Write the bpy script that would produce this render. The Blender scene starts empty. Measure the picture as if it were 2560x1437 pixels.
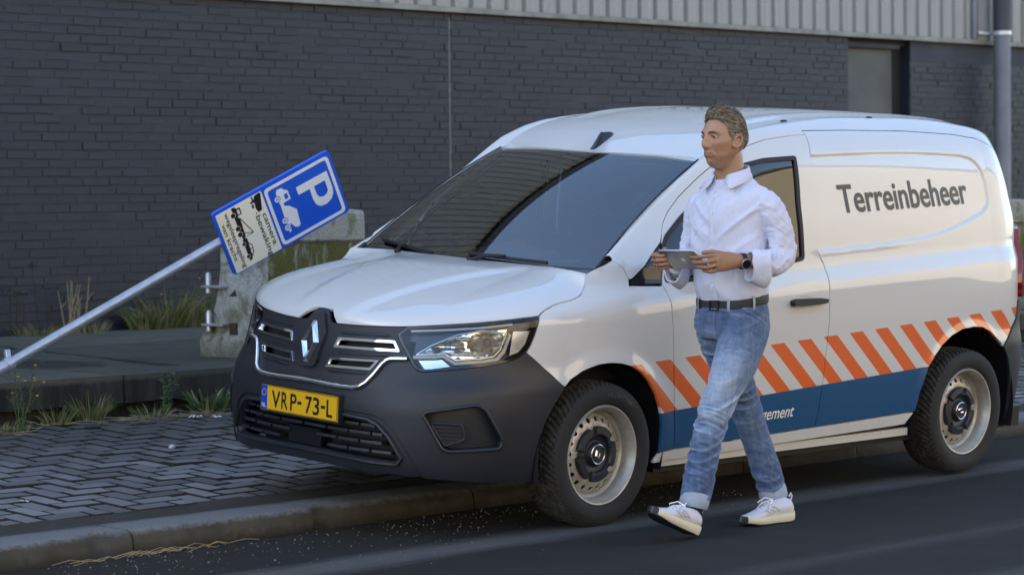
import bpy, bmesh, math, random
import numpy as np
from mathutils import Vector, Matrix, geometry
from mathutils.bvhtree import BVHTree

random.seed(7)
rng = np.random.default_rng(11)
C = bpy.context.scene.collection
SC = bpy.context.scene

# ------------------------------------------------------------------ camera
cam_d = bpy.data.cameras.new('camera')
cam = bpy.data.objects.new('camera', cam_d)
C.objects.link(cam)
RIGHT = Vector((-0.6977, 0.7163, -0.0104)); FWD = Vector((-0.7153, -0.6979, -0.0363))
FWD.normalize(); RIGHT = (RIGHT - FWD * RIGHT.dot(FWD)).normalized(); UPV = RIGHT.cross(FWD)
CAM = Vector((8.292, 7.616, 1.462))
cam.matrix_world = Matrix(((RIGHT.x, UPV.x, -FWD.x, CAM.x), (RIGHT.y, UPV.y, -FWD.y, CAM.y),
                           (RIGHT.z, UPV.z, -FWD.z, CAM.z), (0, 0, 0, 1)))
cam_d.sensor_width = 36.0
cam_d.lens = 6388.1 / 2560 * 36
cam_d.clip_start = 0.1
cam_d.clip_end = 2000
cam_d.dof.use_dof = True
cam_d.dof.focus_distance = 11.9
cam_d.dof.aperture_fstop = 3.5
SC.camera = cam

# ------------------------------------------------------------------ light
SUN_EL, SUN_AZ = math.radians(27), math.radians(50)      # the sun stands behind the dark wall: the street lies in its open shade
sun_dir = Vector((math.sin(SUN_AZ) * math.cos(SUN_EL), -math.cos(SUN_AZ) * math.cos(SUN_EL), math.sin(SUN_EL)))
w = bpy.data.worlds.new('World'); SC.world = w; w.use_nodes = True
nt = w.node_tree; nt.nodes.clear()
sky = nt.nodes.new('ShaderNodeTexSky'); sky.sky_type = 'NISHITA'; sky.sun_disc = False
sky.sun_elevation = SUN_EL
sky.sun_rotation = math.atan2(sun_dir.x, sun_dir.y)
sky.air_density = 1.0; sky.dust_density = .8; sky.ozone_density = 1.4
bg = nt.nodes.new('ShaderNodeBackground'); bg.inputs['Strength'].default_value = 0.15
wo = nt.nodes.new('ShaderNodeOutputWorld')
nt.links.new(sky.outputs[0], bg.inputs[0]); nt.links.new(bg.outputs[0], wo.inputs[0])
sl = bpy.data.lights.new('sun', 'SUN'); sl.energy = 5.0; sl.angle = math.radians(0.5); sl.color = (1, .90, .76)
so = bpy.data.objects.new('sun', sl); C.objects.link(so)
so.rotation_mode = 'QUATERNION'; so.rotation_quaternion = sun_dir.to_track_quat('Z', 'Y')
so.location = sun_dir * 60
SC.view_settings.view_transform = 'Standard'
try: SC.view_settings.look = 'None'
except Exception: pass
SC.view_settings.gamma = 1.0
SC.view_settings.use_curve_mapping = False
SC.view_settings.exposure = 1.75
SC.render.engine = 'CYCLES'
SC.cycles.max_bounces = 8; SC.cycles.diffuse_bounces = 4; SC.cycles.glossy_bounces = 4
SC.cycles.transparent_max_bounces = 12; SC.cycles.transmission_bounces = 4
SC.cycles.caustics_reflective = False; SC.cycles.caustics_refractive = False
SC.cycles.sample_clamp_indirect = 6

# ------------------------------------------------------------------ helpers
def link(name, me, parent=None):
    o = bpy.data.objects.new(name, me); C.objects.link(o)
    if parent is not None: o.parent = parent
    return o
def tag(o, label=None, cat=None, group=None, kind=None):
    if label: o['label'] = label
    if cat: o['category'] = cat
    if group: o['group'] = group
    if kind: o['kind'] = kind
    return o
def empty(name, loc=(0, 0, 0), rz=0, label=None, cat=None, group=None, kind=None):
    o = bpy.data.objects.new(name, None); C.objects.link(o)
    o.location = loc; o.rotation_euler = (0, 0, rz); o.empty_display_size = .1
    return tag(o, label, cat, group, kind)
def mesh(name, V, F, mat, parent=None, smooth=True, sharp=40, normals=None):
    me = bpy.data.meshes.new(name)
    me.from_pydata([tuple(map(float, v)) for v in V], [], [tuple(int(i) for i in f) for f in F])
    me.update()
    if smooth:
        me.polygons.foreach_set('use_smooth', [True] * len(me.polygons))
        if normals is not None:
            me.normals_split_custom_set_from_vertices([tuple(map(float, n)) for n in normals])
        elif sharp: me.set_sharp_from_angle(angle=math.radians(sharp))
    for m in (mat if isinstance(mat, (list, tuple)) else [mat]): me.materials.append(m)
    return link(name, me, parent)
class MB:
    """collects vertices and faces for ONE mesh"""
    def __init__(s): s.v = []; s.f = []
    def add(s, V, F):
        n = len(s.v); s.v += [tuple(map(float, v)) for v in V]; s.f += [tuple(int(i) + n for i in f) for f in F]
    def box(s, x0, x1, y0, y1, z0, z1, M=None):
        V = [(x, y, z) for z in (z0, z1) for y in (y0, y1) for x in (x0, x1)]
        if M is not None: V = [M @ Vector(v) for v in V]
        s.add(V, [(0, 2, 3, 1), (4, 5, 7, 6), (0, 1, 5, 4), (2, 6, 7, 3), (0, 4, 6, 2), (1, 3, 7, 5)])
    def cbox(s, x0, x1, y0, y1, z0, z1, b=.004, M=None):
        """box with chamfered edges"""
        V = []
        for z, ins in ((z0, b), (z0 + b, 0), (z1 - b, 0), (z1, b)):
            a0, a1, c0, c1 = x0 + ins, x1 - ins, y0 + ins, y1 - ins
            V += [(a0 + b, c0, z), (a1 - b, c0, z), (a1, c0 + b, z), (a1, c1 - b, z), (a1 - b, c1, z), (a0 + b, c1, z), (a0, c1 - b, z), (a0, c0 + b, z)]
        F = [tuple(range(7, -1, -1)), tuple(range(24, 32))]
        for r in range(3):
            for k in range(8):
                F.append((r * 8 + k, r * 8 + (k + 1) % 8, r * 8 + 8 + (k + 1) % 8, r * 8 + 8 + k))
        if M is not None: V = [M @ Vector(v) for v in V]
        s.add(V, F)
    def tube(s, pts, r, n=8, cap=True):
        pts = [Vector(p) for p in pts]; R = r if isinstance(r, (list, tuple)) else [r] * len(pts)
        V = []; F = []; ref = None
        for i, p in enumerate(pts):
            d = (pts[min(i + 1, len(pts) - 1)] - pts[max(i - 1, 0)]).normalized()
            if ref is None: ref = d.orthogonal().normalized()
            ref = (ref - d * ref.dot(d)).normalized(); b = d.cross(ref)
            for k in range(n):
                a = 2 * math.pi * k / n
                V.append(p + (ref * math.cos(a) + b * math.sin(a)) * R[i])
        for i in range(len(pts) - 1):
            for k in range(n):
                F.append((i * n + k, i * n + (k + 1) % n, (i + 1) * n + (k + 1) % n, (i + 1) * n + k))
        if cap: F.append(tuple(range(n - 1, -1, -1))); F.append(tuple(range((len(pts) - 1) * n, len(pts) * n)))
        s.add(V, F)
    def lathe(s, prof, n=48, axis='z', M=None, close=False):
        """prof: list of (r, h)"""
        V = []; F = []; m = len(prof)
        for k in range(n):
            a = 2 * math.pi * k / n; c, q = math.cos(a), math.sin(a)
            for r, h in prof:
                V.append((r * c, r * q, h) if axis == 'z' else (r * c, h, r * q) if axis == 'y' else (h, r * c, r * q))
        for k in range(n):
            k2 = (k + 1) % n
            for j in range(m - 1 + (1 if close else 0)):
                j2 = (j + 1) % m
                F.append((k * m + j, k2 * m + j, k2 * m + j2, k * m + j2) if axis != 'y' else (k * m + j, k * m + j2, k2 * m + j2, k2 * m + j))
        if M is not None: V = [M @ Vector(v) for v in V]
        s.add(V, F)
    def sphere(s, c, r, n=12, m=8, M=None):
        V = []; F = []
        rx, ry, rz = r if isinstance(r, (list, tuple)) else (r, r, r)
        for j in range(m + 1):
            t = math.pi * j / m
            for k in range(n):
                a = 2 * math.pi * k / n
                V.append((c[0] + rx * math.sin(t) * math.cos(a), c[1] + ry * math.sin(t) * math.sin(a), c[2] + rz * math.cos(t)))
        for j in range(m):
            for k in range(n): F.append((j * n + k, (j + 1) * n + k, (j + 1) * n + (k + 1) % n, j * n + (k + 1) % n))
        if M is not None: V = [M @ Vector(v) for v in V]
        s.add(V, F)
    def build(s, name, mat, parent=None, smooth=True, sharp=40):
        return mesh(name, s.v, s.f, mat, parent, smooth, sharp)
def vnoise(p, seed=0):
    """smooth value noise, p (...,3) -> (-1..1)"""
    p = np.asarray(p, float); i = np.floor(p).astype(np.int64); f = p - i; u = f * f * (3 - 2 * f)
    def h(a, b, c):
        n = (a * 374761393 + b * 668265263 + c * 2147483647 + seed * 974634777) & 0xffffffff
        n = ((n ^ (n >> 13)) * 1274126177) & 0xffffffff
        return ((n ^ (n >> 16)) & 0xffff) / 32767.5 - 1
    r = 0
    for dx in (0, 1):
        for dy in (0, 1):
            for dz in (0, 1):
                wgt = (u[..., 0] if dx else 1 - u[..., 0]) * (u[..., 1] if dy else 1 - u[..., 1]) * (u[..., 2] if dz else 1 - u[..., 2])
                r = r + wgt * h(i[..., 0] + dx, i[..., 1] + dy, i[..., 2] + dz)
    return r
def inpoly(pts, poly):
    x, y = pts[:, 0], pts[:, 1]; c = np.zeros(len(pts), bool); n = len(poly); j = n - 1
    for i in range(n):
        xi, yi = poly[i]; xj, yj = poly[j]
        cond = (yi > y) != (yj > y)
        with np.errstate(divide='ignore', invalid='ignore'):
            c ^= cond & (x < (xj - xi) * (y - yi) / (yj - yi + 1e-30) + xi)
        j = i
    return c
def polydist(pts, poly, closed=True):
    d = np.full(len(pts), 1e9); n = len(poly)
    for i in range(n if closed else n - 1):
        a = np.array(poly[i], float); b = np.array(poly[(i + 1) % n], float); ab = b - a
        t = np.clip(((pts - a) @ ab) / max(ab @ ab, 1e-12), 0, 1)
        d = np.minimum(d, np.linalg.norm(pts - (a + t[:, None] * ab), axis=1))
    return d
def densify(poly, step, closed=True):
    out = []; n = len(poly)
    for i in range(n if closed else n - 1):
        a = np.array(poly[i], float); b = np.array(poly[(i + 1) % n], float)
        k = max(1, int(math.ceil(np.linalg.norm(b - a) / step)))
        out += [tuple(a + (b - a) * j / k) for j in range(k)]
    if not closed: out.append(tuple(poly[-1]))
    return out
def rounded(poly, r, n=4):
    out = []; m = len(poly)
    for i in range(m):
        p = np.array(poly[i], float); a = np.array(poly[i - 1], float); b = np.array(poly[(i + 1) % m], float)
        da = a - p; db = b - p; la, lb = np.linalg.norm(da), np.linalg.norm(db)
        rr = min(r[i] if isinstance(r, (list, tuple)) else r, la * .45, lb * .45)
        if rr < 1e-6: out.append(tuple(p)); continue
        p0 = p + da / la * rr; p1 = p + db / lb * rr
        for k in range(n + 1):
            t = k / n; out.append(tuple((1 - t) ** 2 * p0 + 2 * t * (1 - t) * p + t * t * p1))
    return out
def area2(poly): return sum(poly[i - 1][0] * poly[i][1] - poly[i][0] * poly[i - 1][1] for i in range(len(poly))) / 2
def inset(poly, d):
    """shrink a polygon by d (negative grows it)"""
    n = len(poly); sgn = 1 if area2(poly) > 0 else -1; out = []
    for i in range(n):
        a, p, b = (np.array(poly[k % n], float) for k in (i - 1, i, i + 1))
        e1 = p - a; e2 = b - p
        e1 /= max(np.linalg.norm(e1), 1e-9); e2 /= max(np.linalg.norm(e2), 1e-9)
        n1 = np.array((-e1[1], e1[0])) * sgn; n2 = np.array((-e2[1], e2[0])) * sgn
        m = n1 + n2; l = np.linalg.norm(m)
        m = n1 if l < 1e-6 else m / l
        out.append(tuple(p + m * d / max(m @ n1, .45)))
    return out
def patch(name, poly, surf, mat, parent=None, step=.03, holes=(), off=0., th=.01, flip=False, edge=None, sharp=None):
    """a sheet cut out of a curved surface surf(a, b): polygon with holes in (a, b); real thickness th along its rim"""
    loops = [densify(poly, edge or step)] + [densify(h, edge or step) for h in holes]
    base = loops[0]
    A = np.array(base); lo, hi = A.min(0), A.max(0)
    gx = np.arange(lo[0] + step / 2, hi[0], step); gy = np.arange(lo[1] + step / 2 * .866, hi[1], step * .866)
    G = np.array([(x + (step / 2 if j % 2 else 0), y) for j, y in enumerate(gy) for x in gx]).reshape(-1, 2)
    if len(G):
        keep = inpoly(G, base) & (polydist(G, base) > step * .45)
        for h in loops[1:]: keep &= ~inpoly(G, h) & (polydist(G, h) > step * .45)
        G = G[keep]
    pts = []; eds = []
    for lp in loops:
        n0 = len(pts); pts += list(lp); eds += [(n0 + i, n0 + (i + 1) % len(lp)) for i in range(len(lp))]
    pts += [tuple(g) for g in G]
    vs, es, fs, ov, oe, of = geometry.delaunay_2d_cdt([Vector(p) for p in pts], eds, [], 0, 1e-6)
    pv = np.array([(v[0], v[1]) for v in vs])
    fs = [f for f in fs if len(f) == 3]
    cen = np.array([pv[list(f)].mean(0) for f in fs])
    ok = inpoly(cen, base)
    for h in loops[1:]: ok &= ~inpoly(cen, h)
    F = [tuple(f) for f, k in zip(fs, ok) if k]
    def ev(q):
        h = 1e-3
        Pq = surf(q[:, 0], q[:, 1]); du = surf(q[:, 0] + h, q[:, 1]) - surf(q[:, 0] - h, q[:, 1]); dv = surf(q[:, 0], q[:, 1] + h) - surf(q[:, 0], q[:, 1] - h)
        nn = np.cross(du, dv); nn /= np.maximum(np.linalg.norm(nn, axis=1, keepdims=True), 1e-12)
        return Pq, (-nn if flip else nn)
    P0, N0 = ev(pv); V = list(P0 + N0 * off); NN = list(N0)
    # orient faces to the normals
    F2 = []
    for a, b, c in F:
        g = np.cross(V[b] - V[a], V[c] - V[a])
        F2.append((a, b, c) if g @ N0[a] > 0 else (a, c, b))
    if th:
        cnt = {}
        for f in F2:
            for i in range(3): cnt[(f[i], f[(i + 1) % 3])] = 1
        bd = [e for e in cnt if (e[1], e[0]) not in cnt]
        mp = {}
        for a, b in bd:
            t = V[b] - V[a]; out = np.cross(t, N0[a]); l = np.linalg.norm(out); out = out / l if l > 1e-9 else out
            for k in (a, b):
                if k not in mp: mp[k] = [np.zeros(3)]
                mp[k][0] = mp[k][0] + out
        for k in list(mp):
            o_ = mp[k][0]; l = np.linalg.norm(o_); o_ = o_ / l if l > 1e-9 else N0[k]
            i0 = len(V); V += [V[k], V[k] - N0[k] * th]; NN += [o_ * .8 + N0[k] * .4, o_]
            mp[k] = (i0, i0 + 1)
        for a, b in bd: F2.append((mp[a][0], mp[a][1], mp[b][1], mp[b][0]))
    NN = [n / max(np.linalg.norm(n), 1e-9) for n in NN]
    return mesh(name, V, F2, mat, parent, True, None, NN)
def text_mesh(txt, height, width=None, bold=0., sx=1.0, spacing=1.0):
    """glyph outlines as flat triangles: returns verts (x, y), faces; baseline at y=0, capital height = height"""
    cu = bpy.data.curves.new('glyphs', 'FONT'); cu.body = txt; cu.size = 1.0; cu.fill_mode = 'FRONT'; cu.offset = bold; cu.space_character = spacing
    cu.resolution_u = 4
    o = bpy.data.objects.new('glyphs', cu); C.objects.link(o)
    dg = bpy.context.evaluated_depsgraph_get(); me = o.evaluated_get(dg).to_mesh()
    V = np.array([v.co[:2] for v in me.vertices]); F = [tuple(p.vertices) for p in me.polygons]
    o.evaluated_get(dg).to_mesh_clear(); bpy.data.objects.remove(o); bpy.data.curves.remove(cu)
    cap = 0.7295 * 1.0
    V = V * (height / cap); V[:, 0] -= V[:, 0].min()
    if width: V[:, 0] *= width / V[:, 0].max()
    else: V[:, 0] *= sx
    return V, F

# ------------------------------------------------------------------ materials
def nodes(name):
    m = bpy.data.materials.new(name); m.use_nodes = True; t = m.node_tree
    b = t.nodes['Principled BSDF']; return m, t, b
def setp(b, **k):
    for n, v in k.items():
        n = {'base': 'Base Color', 'rough': 'Roughness', 'metal': 'Metallic', 'coat': 'Coat Weight', 'coatr': 'Coat Roughness', 'spec': 'Specular IOR Level', 'sheen': 'Sheen Weight', 'ior': 'IOR', 'sss': 'Subsurface Weight'}[n]
        b.inputs[n].default_value = (*v, 1) if isinstance(v, tuple) and len(v) == 3 else v
def simple(name, base, rough=.5, metal=0., coat=0., **k):
    m, t, b = nodes(name); setp(b, base=base, rough=rough, metal=metal, coat=coat, **k); return m
def N(t, typ, **k):
    n = t.nodes.new(typ)
    for a, v in k.items():
        if a.startswith('i_'):
            key = a[2:]; n.inputs[int(key) if key.isdigit() else key.replace('_', ' ')].default_value = v
        else: setattr(n, a, v)
    return n
def Lk(t, a, b): t.links.new(a, b)
def math_(t, op, a, b=None, c=None, clamp=False):
    n = t.nodes.new('ShaderNodeMath'); n.operation = op; n.use_clamp = clamp
    for i, v in enumerate((a, b, c)):
        if v is None: continue
        if isinstance(v, (int, float)): n.inputs[i].default_value = v
        else: t.links.new(v, n.inputs[i])
    return n.outputs[0]
def noise(t, vec, scale, detail=4, rough=.6, dist=0.):
    n = t.nodes.new('ShaderNodeTexNoise'); n.inputs['Scale'].default_value = scale; n.inputs['Detail'].default_value = detail
    n.inputs['Roughness'].default_value = rough; n.inputs['Distortion'].default_value = dist
    if vec is not None: t.links.new(vec, n.inputs['Vector'])
    return n.outputs['Fac']
def ramp(t, fac, stops):
    r = t.nodes.new('ShaderNodeValToRGB'); el = r.color_ramp.elements
    while len(el) < len(stops): el.new(.5)
    for e, (p, c) in zip(el, stops): e.position = p; e.color = (*c, 1) if not isinstance(c, (int, float)) else (c, c, c, 1)
    if fac is not None: t.links.new(fac, r.inputs[0])
    return r.outputs[0]
def mixc(t, fac, a, b, mode='MIX'):
    n = t.nodes.new('ShaderNodeMix'); n.data_type = 'RGBA'; n.blend_type = mode
    for i, v in ((0, fac), (6, a), (7, b)):
        if isinstance(v, (int, float)): n.inputs[i].default_value = v
        elif isinstance(v, tuple): n.inputs[i].default_value = (*v, 1) if len(v) == 3 else v
        else: t.links.new(v, n.inputs[i])
    return n.outputs[2]
def bump(t, b, h, strength=.3, dist=.01):
    n = t.nodes.new('ShaderNodeBump'); n.inputs['Strength'].default_value = strength; n.inputs['Distance'].default_value = dist
    t.links.new(h, n.inputs['Height']); t.links.new(n.outputs[0], b.inputs['Normal']); return n
def wpos(t): return t.nodes.new('ShaderNodeNewGeometry').outputs['Position']
def opos(t): return t.nodes.new('ShaderNodeTexCoord').outputs['Object']
def sep(t, v):
    n = t.nodes.new('ShaderNodeSeparateXYZ'); t.links.new(v, n.inputs[0]); return n.outputs
def mapped(t, v, scale):
    n = t.nodes.new('ShaderNodeMapping'); n.inputs['Scale'].default_value = scale; t.links.new(v, n.inputs['Vector']); return n.outputs[0]
def objrand(t): return t.nodes.new('ShaderNodeObjectInfo').outputs['Random']
# ================================================================== THE SETTING
YW, ZS, YS = -7.6, .497, -3.775            # wall face, platform top, platform front edge
ZT = 2.985                                 # underside of the cladding
def pav_z(y): return .102 + .06 * max(0., -1.08 - y)
# ---- materials
def m_asphalt():
    m, t, b = nodes('asphalt'); p = wpos(t); xyz = sep(t, p)
    n1 = noise(t, p, 220, 2, .7); n2 = noise(t, p, 3.0, 5, .6); n3 = noise(t, p, 60, 3, .7)
    col = ramp(t, n1, [(.30, (0.006996, 0.0066, 0.006394)), (.55, (0.01924, 0.01815, 0.01739)), (.75, (0.04373, 0.0407, 0.03836))])
    col = mixc(t, ramp(t, n2, [(.35, 0.), (.7, .5)]), col, (0.03207, 0.0297, 0.02711))
    st = mapped(t, p, (1.6, 14, 1)); ns = noise(t, st, 1.0, 6, .7); ng = noise(t, st, 2.7, 5, .75)
    def band(y0, hw, soft, amt):
        d = math_(t, 'ABSOLUTE', math_(t, 'SUBTRACT', xyz[1], y0))
        d = math_(t, 'ADD', d, math_(t, 'MULTIPLY', math_(t, 'SUBTRACT', ns, .5), .22))
        f = math_(t, 'SMOOTH_MAX', math_(t, 'DIVIDE', math_(t, 'SUBTRACT', hw, d), soft, clamp=True), 0, .01)
        f = math_(t, 'MULTIPLY', f, math_(t, 'ADD', .35, math_(t, 'MULTIPLY', ng, 1.0), clamp=True))
        return math_(t, 'MULTIPLY', f, amt, clamp=True)
    wear = math_(t, 'MAXIMUM', math_(t, 'MAXIMUM', band(.06, .20, .14, .95), band(1.42, .14, .16, .34)), band(2.55, .48, .2, .62))
    col = mixc(t, wear, col, mixc(t, n3, (0.06996, 0.066, 0.06343), (0.1574, 0.1485, 0.1391)))
    dirt = math_(t, 'MULTIPLY', math_(t, 'DIVIDE', math_(t, 'SUBTRACT', -.10, math_(t, 'ADD', xyz[1], math_(t, 'MULTIPLY', math_(t, 'SUBTRACT', n2, .5), .5))), .5, clamp=True), .62)
    col = mixc(t, dirt, col, mixc(t, n3, (0.01283, 0.01045, 0.00665), (0.0379, 0.03135, 0.02148)))
    Lk(t, col, b.inputs['Base Color']); setp(b, rough=.9, spec=.22)
    h = math_(t, 'ADD', n1, math_(t, 'MULTIPLY', n3, .8)); bump(t, b, h, .55, .006); return m
def m_paver():
    m, t, b = nodes('paver_clay'); p = wpos(t); xyz = sep(t, p); r = objrand(t)
    ri = t.nodes.new('ShaderNodeNewGeometry').outputs['Random Per Island']
    rr = math_(t, 'FRACT', math_(t, 'ADD', r, ri))
    n1 = noise(t, p, 90, 4, .7); n2 = noise(t, p, 5.5, 4, .6); n3 = noise(t, p, 1.7, 5, .65)
    col = ramp(t, rr, [(0, (0.07787, 0.07344, 0.07194)), (.35, (0.1483, 0.1404, 0.1369)), (.75, (0.2039, 0.1944, 0.19)), (1, (0.2744, 0.2628, 0.2619))])
    col = mixc(t, ramp(t, n1, [(.3, .3), (.7, 0.)]), col, (.085, .082, .08))
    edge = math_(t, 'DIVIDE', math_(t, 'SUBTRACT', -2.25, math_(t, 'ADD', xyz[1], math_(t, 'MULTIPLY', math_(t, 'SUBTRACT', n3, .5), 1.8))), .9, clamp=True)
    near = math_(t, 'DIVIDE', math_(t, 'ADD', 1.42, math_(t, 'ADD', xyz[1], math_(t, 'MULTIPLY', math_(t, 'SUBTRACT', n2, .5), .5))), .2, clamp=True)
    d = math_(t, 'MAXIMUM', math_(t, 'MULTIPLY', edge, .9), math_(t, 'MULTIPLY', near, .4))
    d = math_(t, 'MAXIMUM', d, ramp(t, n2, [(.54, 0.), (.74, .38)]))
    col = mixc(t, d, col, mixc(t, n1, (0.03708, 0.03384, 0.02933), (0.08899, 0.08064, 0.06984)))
    Lk(t, col, b.inputs['Base Color']); setp(b, rough=.55, spec=.5)
    bump(t, b, math_(t, 'ADD', n1, math_(t, 'MULTIPLY', n2, .7)), .35, .005); return m
def m_sand(nm='joint_sand', k=1.):
    m, t, b = nodes(nm); p = wpos(t)
    n1 = noise(t, p, 160, 3, .75); n2 = noise(t, p, 6, 4, .6)
    col = ramp(t, n1, [(.25, (.012 * k, .011 * k, .009 * k)), (.6, (.036 * k, .032 * k, .027 * k)), (.85, (.085 * k, .078 * k, .066 * k))])
    col = mixc(t, ramp(t, n2, [(.4, 0.), (.75, .6)]), col, (.03, .034, .016))
    Lk(t, col, b.inputs['Base Color']); setp(b, rough=.95, spec=.2); bump(t, b, n1, .7, .01); return m
def m_kerb():
    m, t, b = nodes('kerb_concrete'); p = wpos(t); xyz = sep(t, p)
    n1 = noise(t, p, 120, 4, .75); n2 = noise(t, p, 7, 5, .65); n3 = noise(t, p, 28, 4, .7)
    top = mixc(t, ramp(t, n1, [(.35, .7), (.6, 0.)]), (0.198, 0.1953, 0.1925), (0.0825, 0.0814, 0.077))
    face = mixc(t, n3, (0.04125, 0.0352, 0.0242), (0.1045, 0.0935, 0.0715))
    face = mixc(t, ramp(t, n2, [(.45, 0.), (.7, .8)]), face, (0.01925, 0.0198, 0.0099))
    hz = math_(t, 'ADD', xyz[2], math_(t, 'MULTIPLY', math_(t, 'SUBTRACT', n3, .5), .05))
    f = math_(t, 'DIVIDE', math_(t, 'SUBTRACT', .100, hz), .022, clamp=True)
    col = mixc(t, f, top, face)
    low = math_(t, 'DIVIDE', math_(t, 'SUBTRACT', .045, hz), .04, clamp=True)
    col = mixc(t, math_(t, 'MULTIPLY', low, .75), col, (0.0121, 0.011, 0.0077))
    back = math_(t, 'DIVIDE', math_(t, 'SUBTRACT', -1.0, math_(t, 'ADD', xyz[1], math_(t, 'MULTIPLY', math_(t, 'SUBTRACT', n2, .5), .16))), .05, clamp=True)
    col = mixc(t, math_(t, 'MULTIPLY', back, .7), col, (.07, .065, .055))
    Lk(t, col, b.inputs['Base Color']); setp(b, rough=.8, spec=.35)
    bump(t, b, math_(t, 'ADD', n1, n3), .5, .008); return m
def m_slab():
    m, t, b = nodes('platform_concrete'); p = wpos(t); xyz = sep(t, p); r = objrand(t)
    n1 = noise(t, p, 90, 4, .7); n2 = noise(t, p, 2.2, 6, .65, .4); n3 = noise(t, p, 14, 5, .7)
    col = mixc(t, n3, (0.09158, 0.08064, 0.05962), (0.1679, 0.1488, 0.1145))
    col = mixc(t, ramp(t, r, [(.3, .5), (.7, 0.)]), col, (0.04325, 0.03888, 0.02938))
    col = mixc(t, ramp(t, n2, [(.46, 0.), (.74, .6)]), col, (0.03562, 0.0336, 0.0216))
    # a dark run-off streak across the concrete and a damp patch beside it
    q = math_(t, 'ADD', xyz[0], math_(t, 'MULTIPLY', math_(t, 'ADD', xyz[1], 4.0), -.215))   # constant along the streak
    q = math_(t, 'ADD', math_(t, 'ADD', q, .85), math_(t, 'MULTIPLY', math_(t, 'SUBTRACT', n2, .5), .12))
    wd = math_(t, 'ADD', .035, math_(t, 'MULTIPLY', math_(t, 'DIVIDE', math_(t, 'ADD', xyz[1], 5.0), .8, clamp=True), .05))
    s1 = math_(t, 'DIVIDE', math_(t, 'SUBTRACT', wd, math_(t, 'ABSOLUTE', q)), .02, clamp=True)
    s1 = math_(t, 'MULTIPLY', s1, math_(t, 'DIVIDE', math_(t, 'SUBTRACT', -4.0, xyz[1]), .1, clamp=True))
    dx = math_(t, 'MULTIPLY', math_(t, 'SUBTRACT', xyz[0], -.52), 2.2); dy = math_(t, 'MULTIPLY', math_(t, 'SUBTRACT', xyz[1], -4.75), 1.25)
    rr = math_(t, 'ADD', math_(t, 'SQRT', math_(t, 'ADD', math_(t, 'MULTIPLY', dx, dx), math_(t, 'MULTIPLY', dy, dy))), math_(t, 'MULTIPLY', math_(t, 'SUBTRACT', n2, .5), .9))
    s2 = math_(t, 'DIVIDE', math_(t, 'SUBTRACT', .55, rr), .08, clamp=True)
    wet = math_(t, 'MAXIMUM', s1, math_(t, 'MULTIPLY', s2, .75))
    col = mixc(t, math_(t, 'MULTIPLY', wet, .82), col, (0.007123, 0.00672, 0.006048))
    # mossy rain stains down the front face
    fr = math_(t, 'MULTIPLY', math_(t, 'DIVIDE', math_(t, 'SUBTRACT', .485, math_(t, 'ADD', xyz[2], math_(t, 'MULTIPLY', n3, .03))), .02, clamp=True), 1.0)
    fs = noise(t, mapped(t, p, (9, 1, 2.2)), 1.0, 4, .6)
    col = mixc(t, math_(t, 'MULTIPLY', fr, ramp(t, fs, [(.3, .45), (.62, .95)])), col, (0.01323, 0.01296, 0.008208))
    Lk(t, col, b.inputs['Base Color']); Lk(t, ramp(t, wet, [(0, .85), (1, .5)]), b.inputs['Roughness']); setp(b, spec=.35)
    bump(t, b, math_(t, 'ADD', n1, math_(t, 'MULTIPLY', n3, .8)), .35, .008); return m
def m_brickpaint():
    m, t, b = nodes('dark_painted_brick'); p = wpos(t); r = objrand(t); xyz = sep(t, p)
    ri = t.nodes.new('ShaderNodeNewGeometry').outputs['Random Per Island']
    rr = math_(t, 'FRACT', math_(t, 'ADD', r, ri))
    n1 = noise(t, p, 70, 4, .7); n2 = noise(t, p, .9, 4, .6); n3 = noise(t, p, 9, 4, .6)
    col = ramp(t, rr, [(0, (0.01094, 0.01488, 0.02604)), (.5, (0.01367, 0.01798, 0.03162)), (1, (0.01701, 0.0217, 0.03658))])
    col = mixc(t, ramp(t, n2, [(.3, .5), (.7, 0.)]), col, (0.009722, 0.01302, 0.02232))
    col = mixc(t, ramp(t, n3, [(.55, 0.), (.8, .35)]), col, (0.02309, 0.02852, 0.0434))
    lo = math_(t, 'DIVIDE', math_(t, 'SUBTRACT', .85, math_(t, 'ADD', xyz[2], math_(t, 'MULTIPLY', math_(t, 'SUBTRACT', n2, .5), .8))), .5, clamp=True)
    col = mixc(t, math_(t, 'MULTIPLY', lo, .6), col, (0.008506, 0.00992, 0.01302))
    Lk(t, col, b.inputs['Base Color']); setp(b, rough=.5, spec=.4)
    bump(t, b, math_(t, 'ADD', n1, math_(t, 'MULTIPLY', n3, 1.5)), .28, .006); return m
def m_clad():
    m, t, b = nodes('cladding_paint'); p = wpos(t); xyz = sep(t, p); r = objrand(t)
    n = noise(t, mapped(t, p, (22, 22, .7)), 1, 5, .65); n2 = noise(t, p, 30, 3, .6)
    col = mixc(t, ramp(t, n, [(.35, 0.), (.75, .65)]), (0.344, 0.336, 0.308), (0.232, 0.228, 0.208))
    col = mixc(t, ramp(t, n2, [(.6, 0.), (.8, .25)]), col, (.2, .19, .16))
    lo = math_(t, 'DIVIDE', math_(t, 'SUBTRACT', 3.10, math_(t, 'ADD', xyz[2], math_(t, 'MULTIPLY', n, .12))), .09, clamp=True)
    col = mixc(t, math_(t, 'MULTIPLY', lo, .55), col, (0.104, 0.1, 0.08))
    Lk(t, col, b.inputs['Base Color']); setp(b, rough=.5, spec=.4); return m
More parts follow.
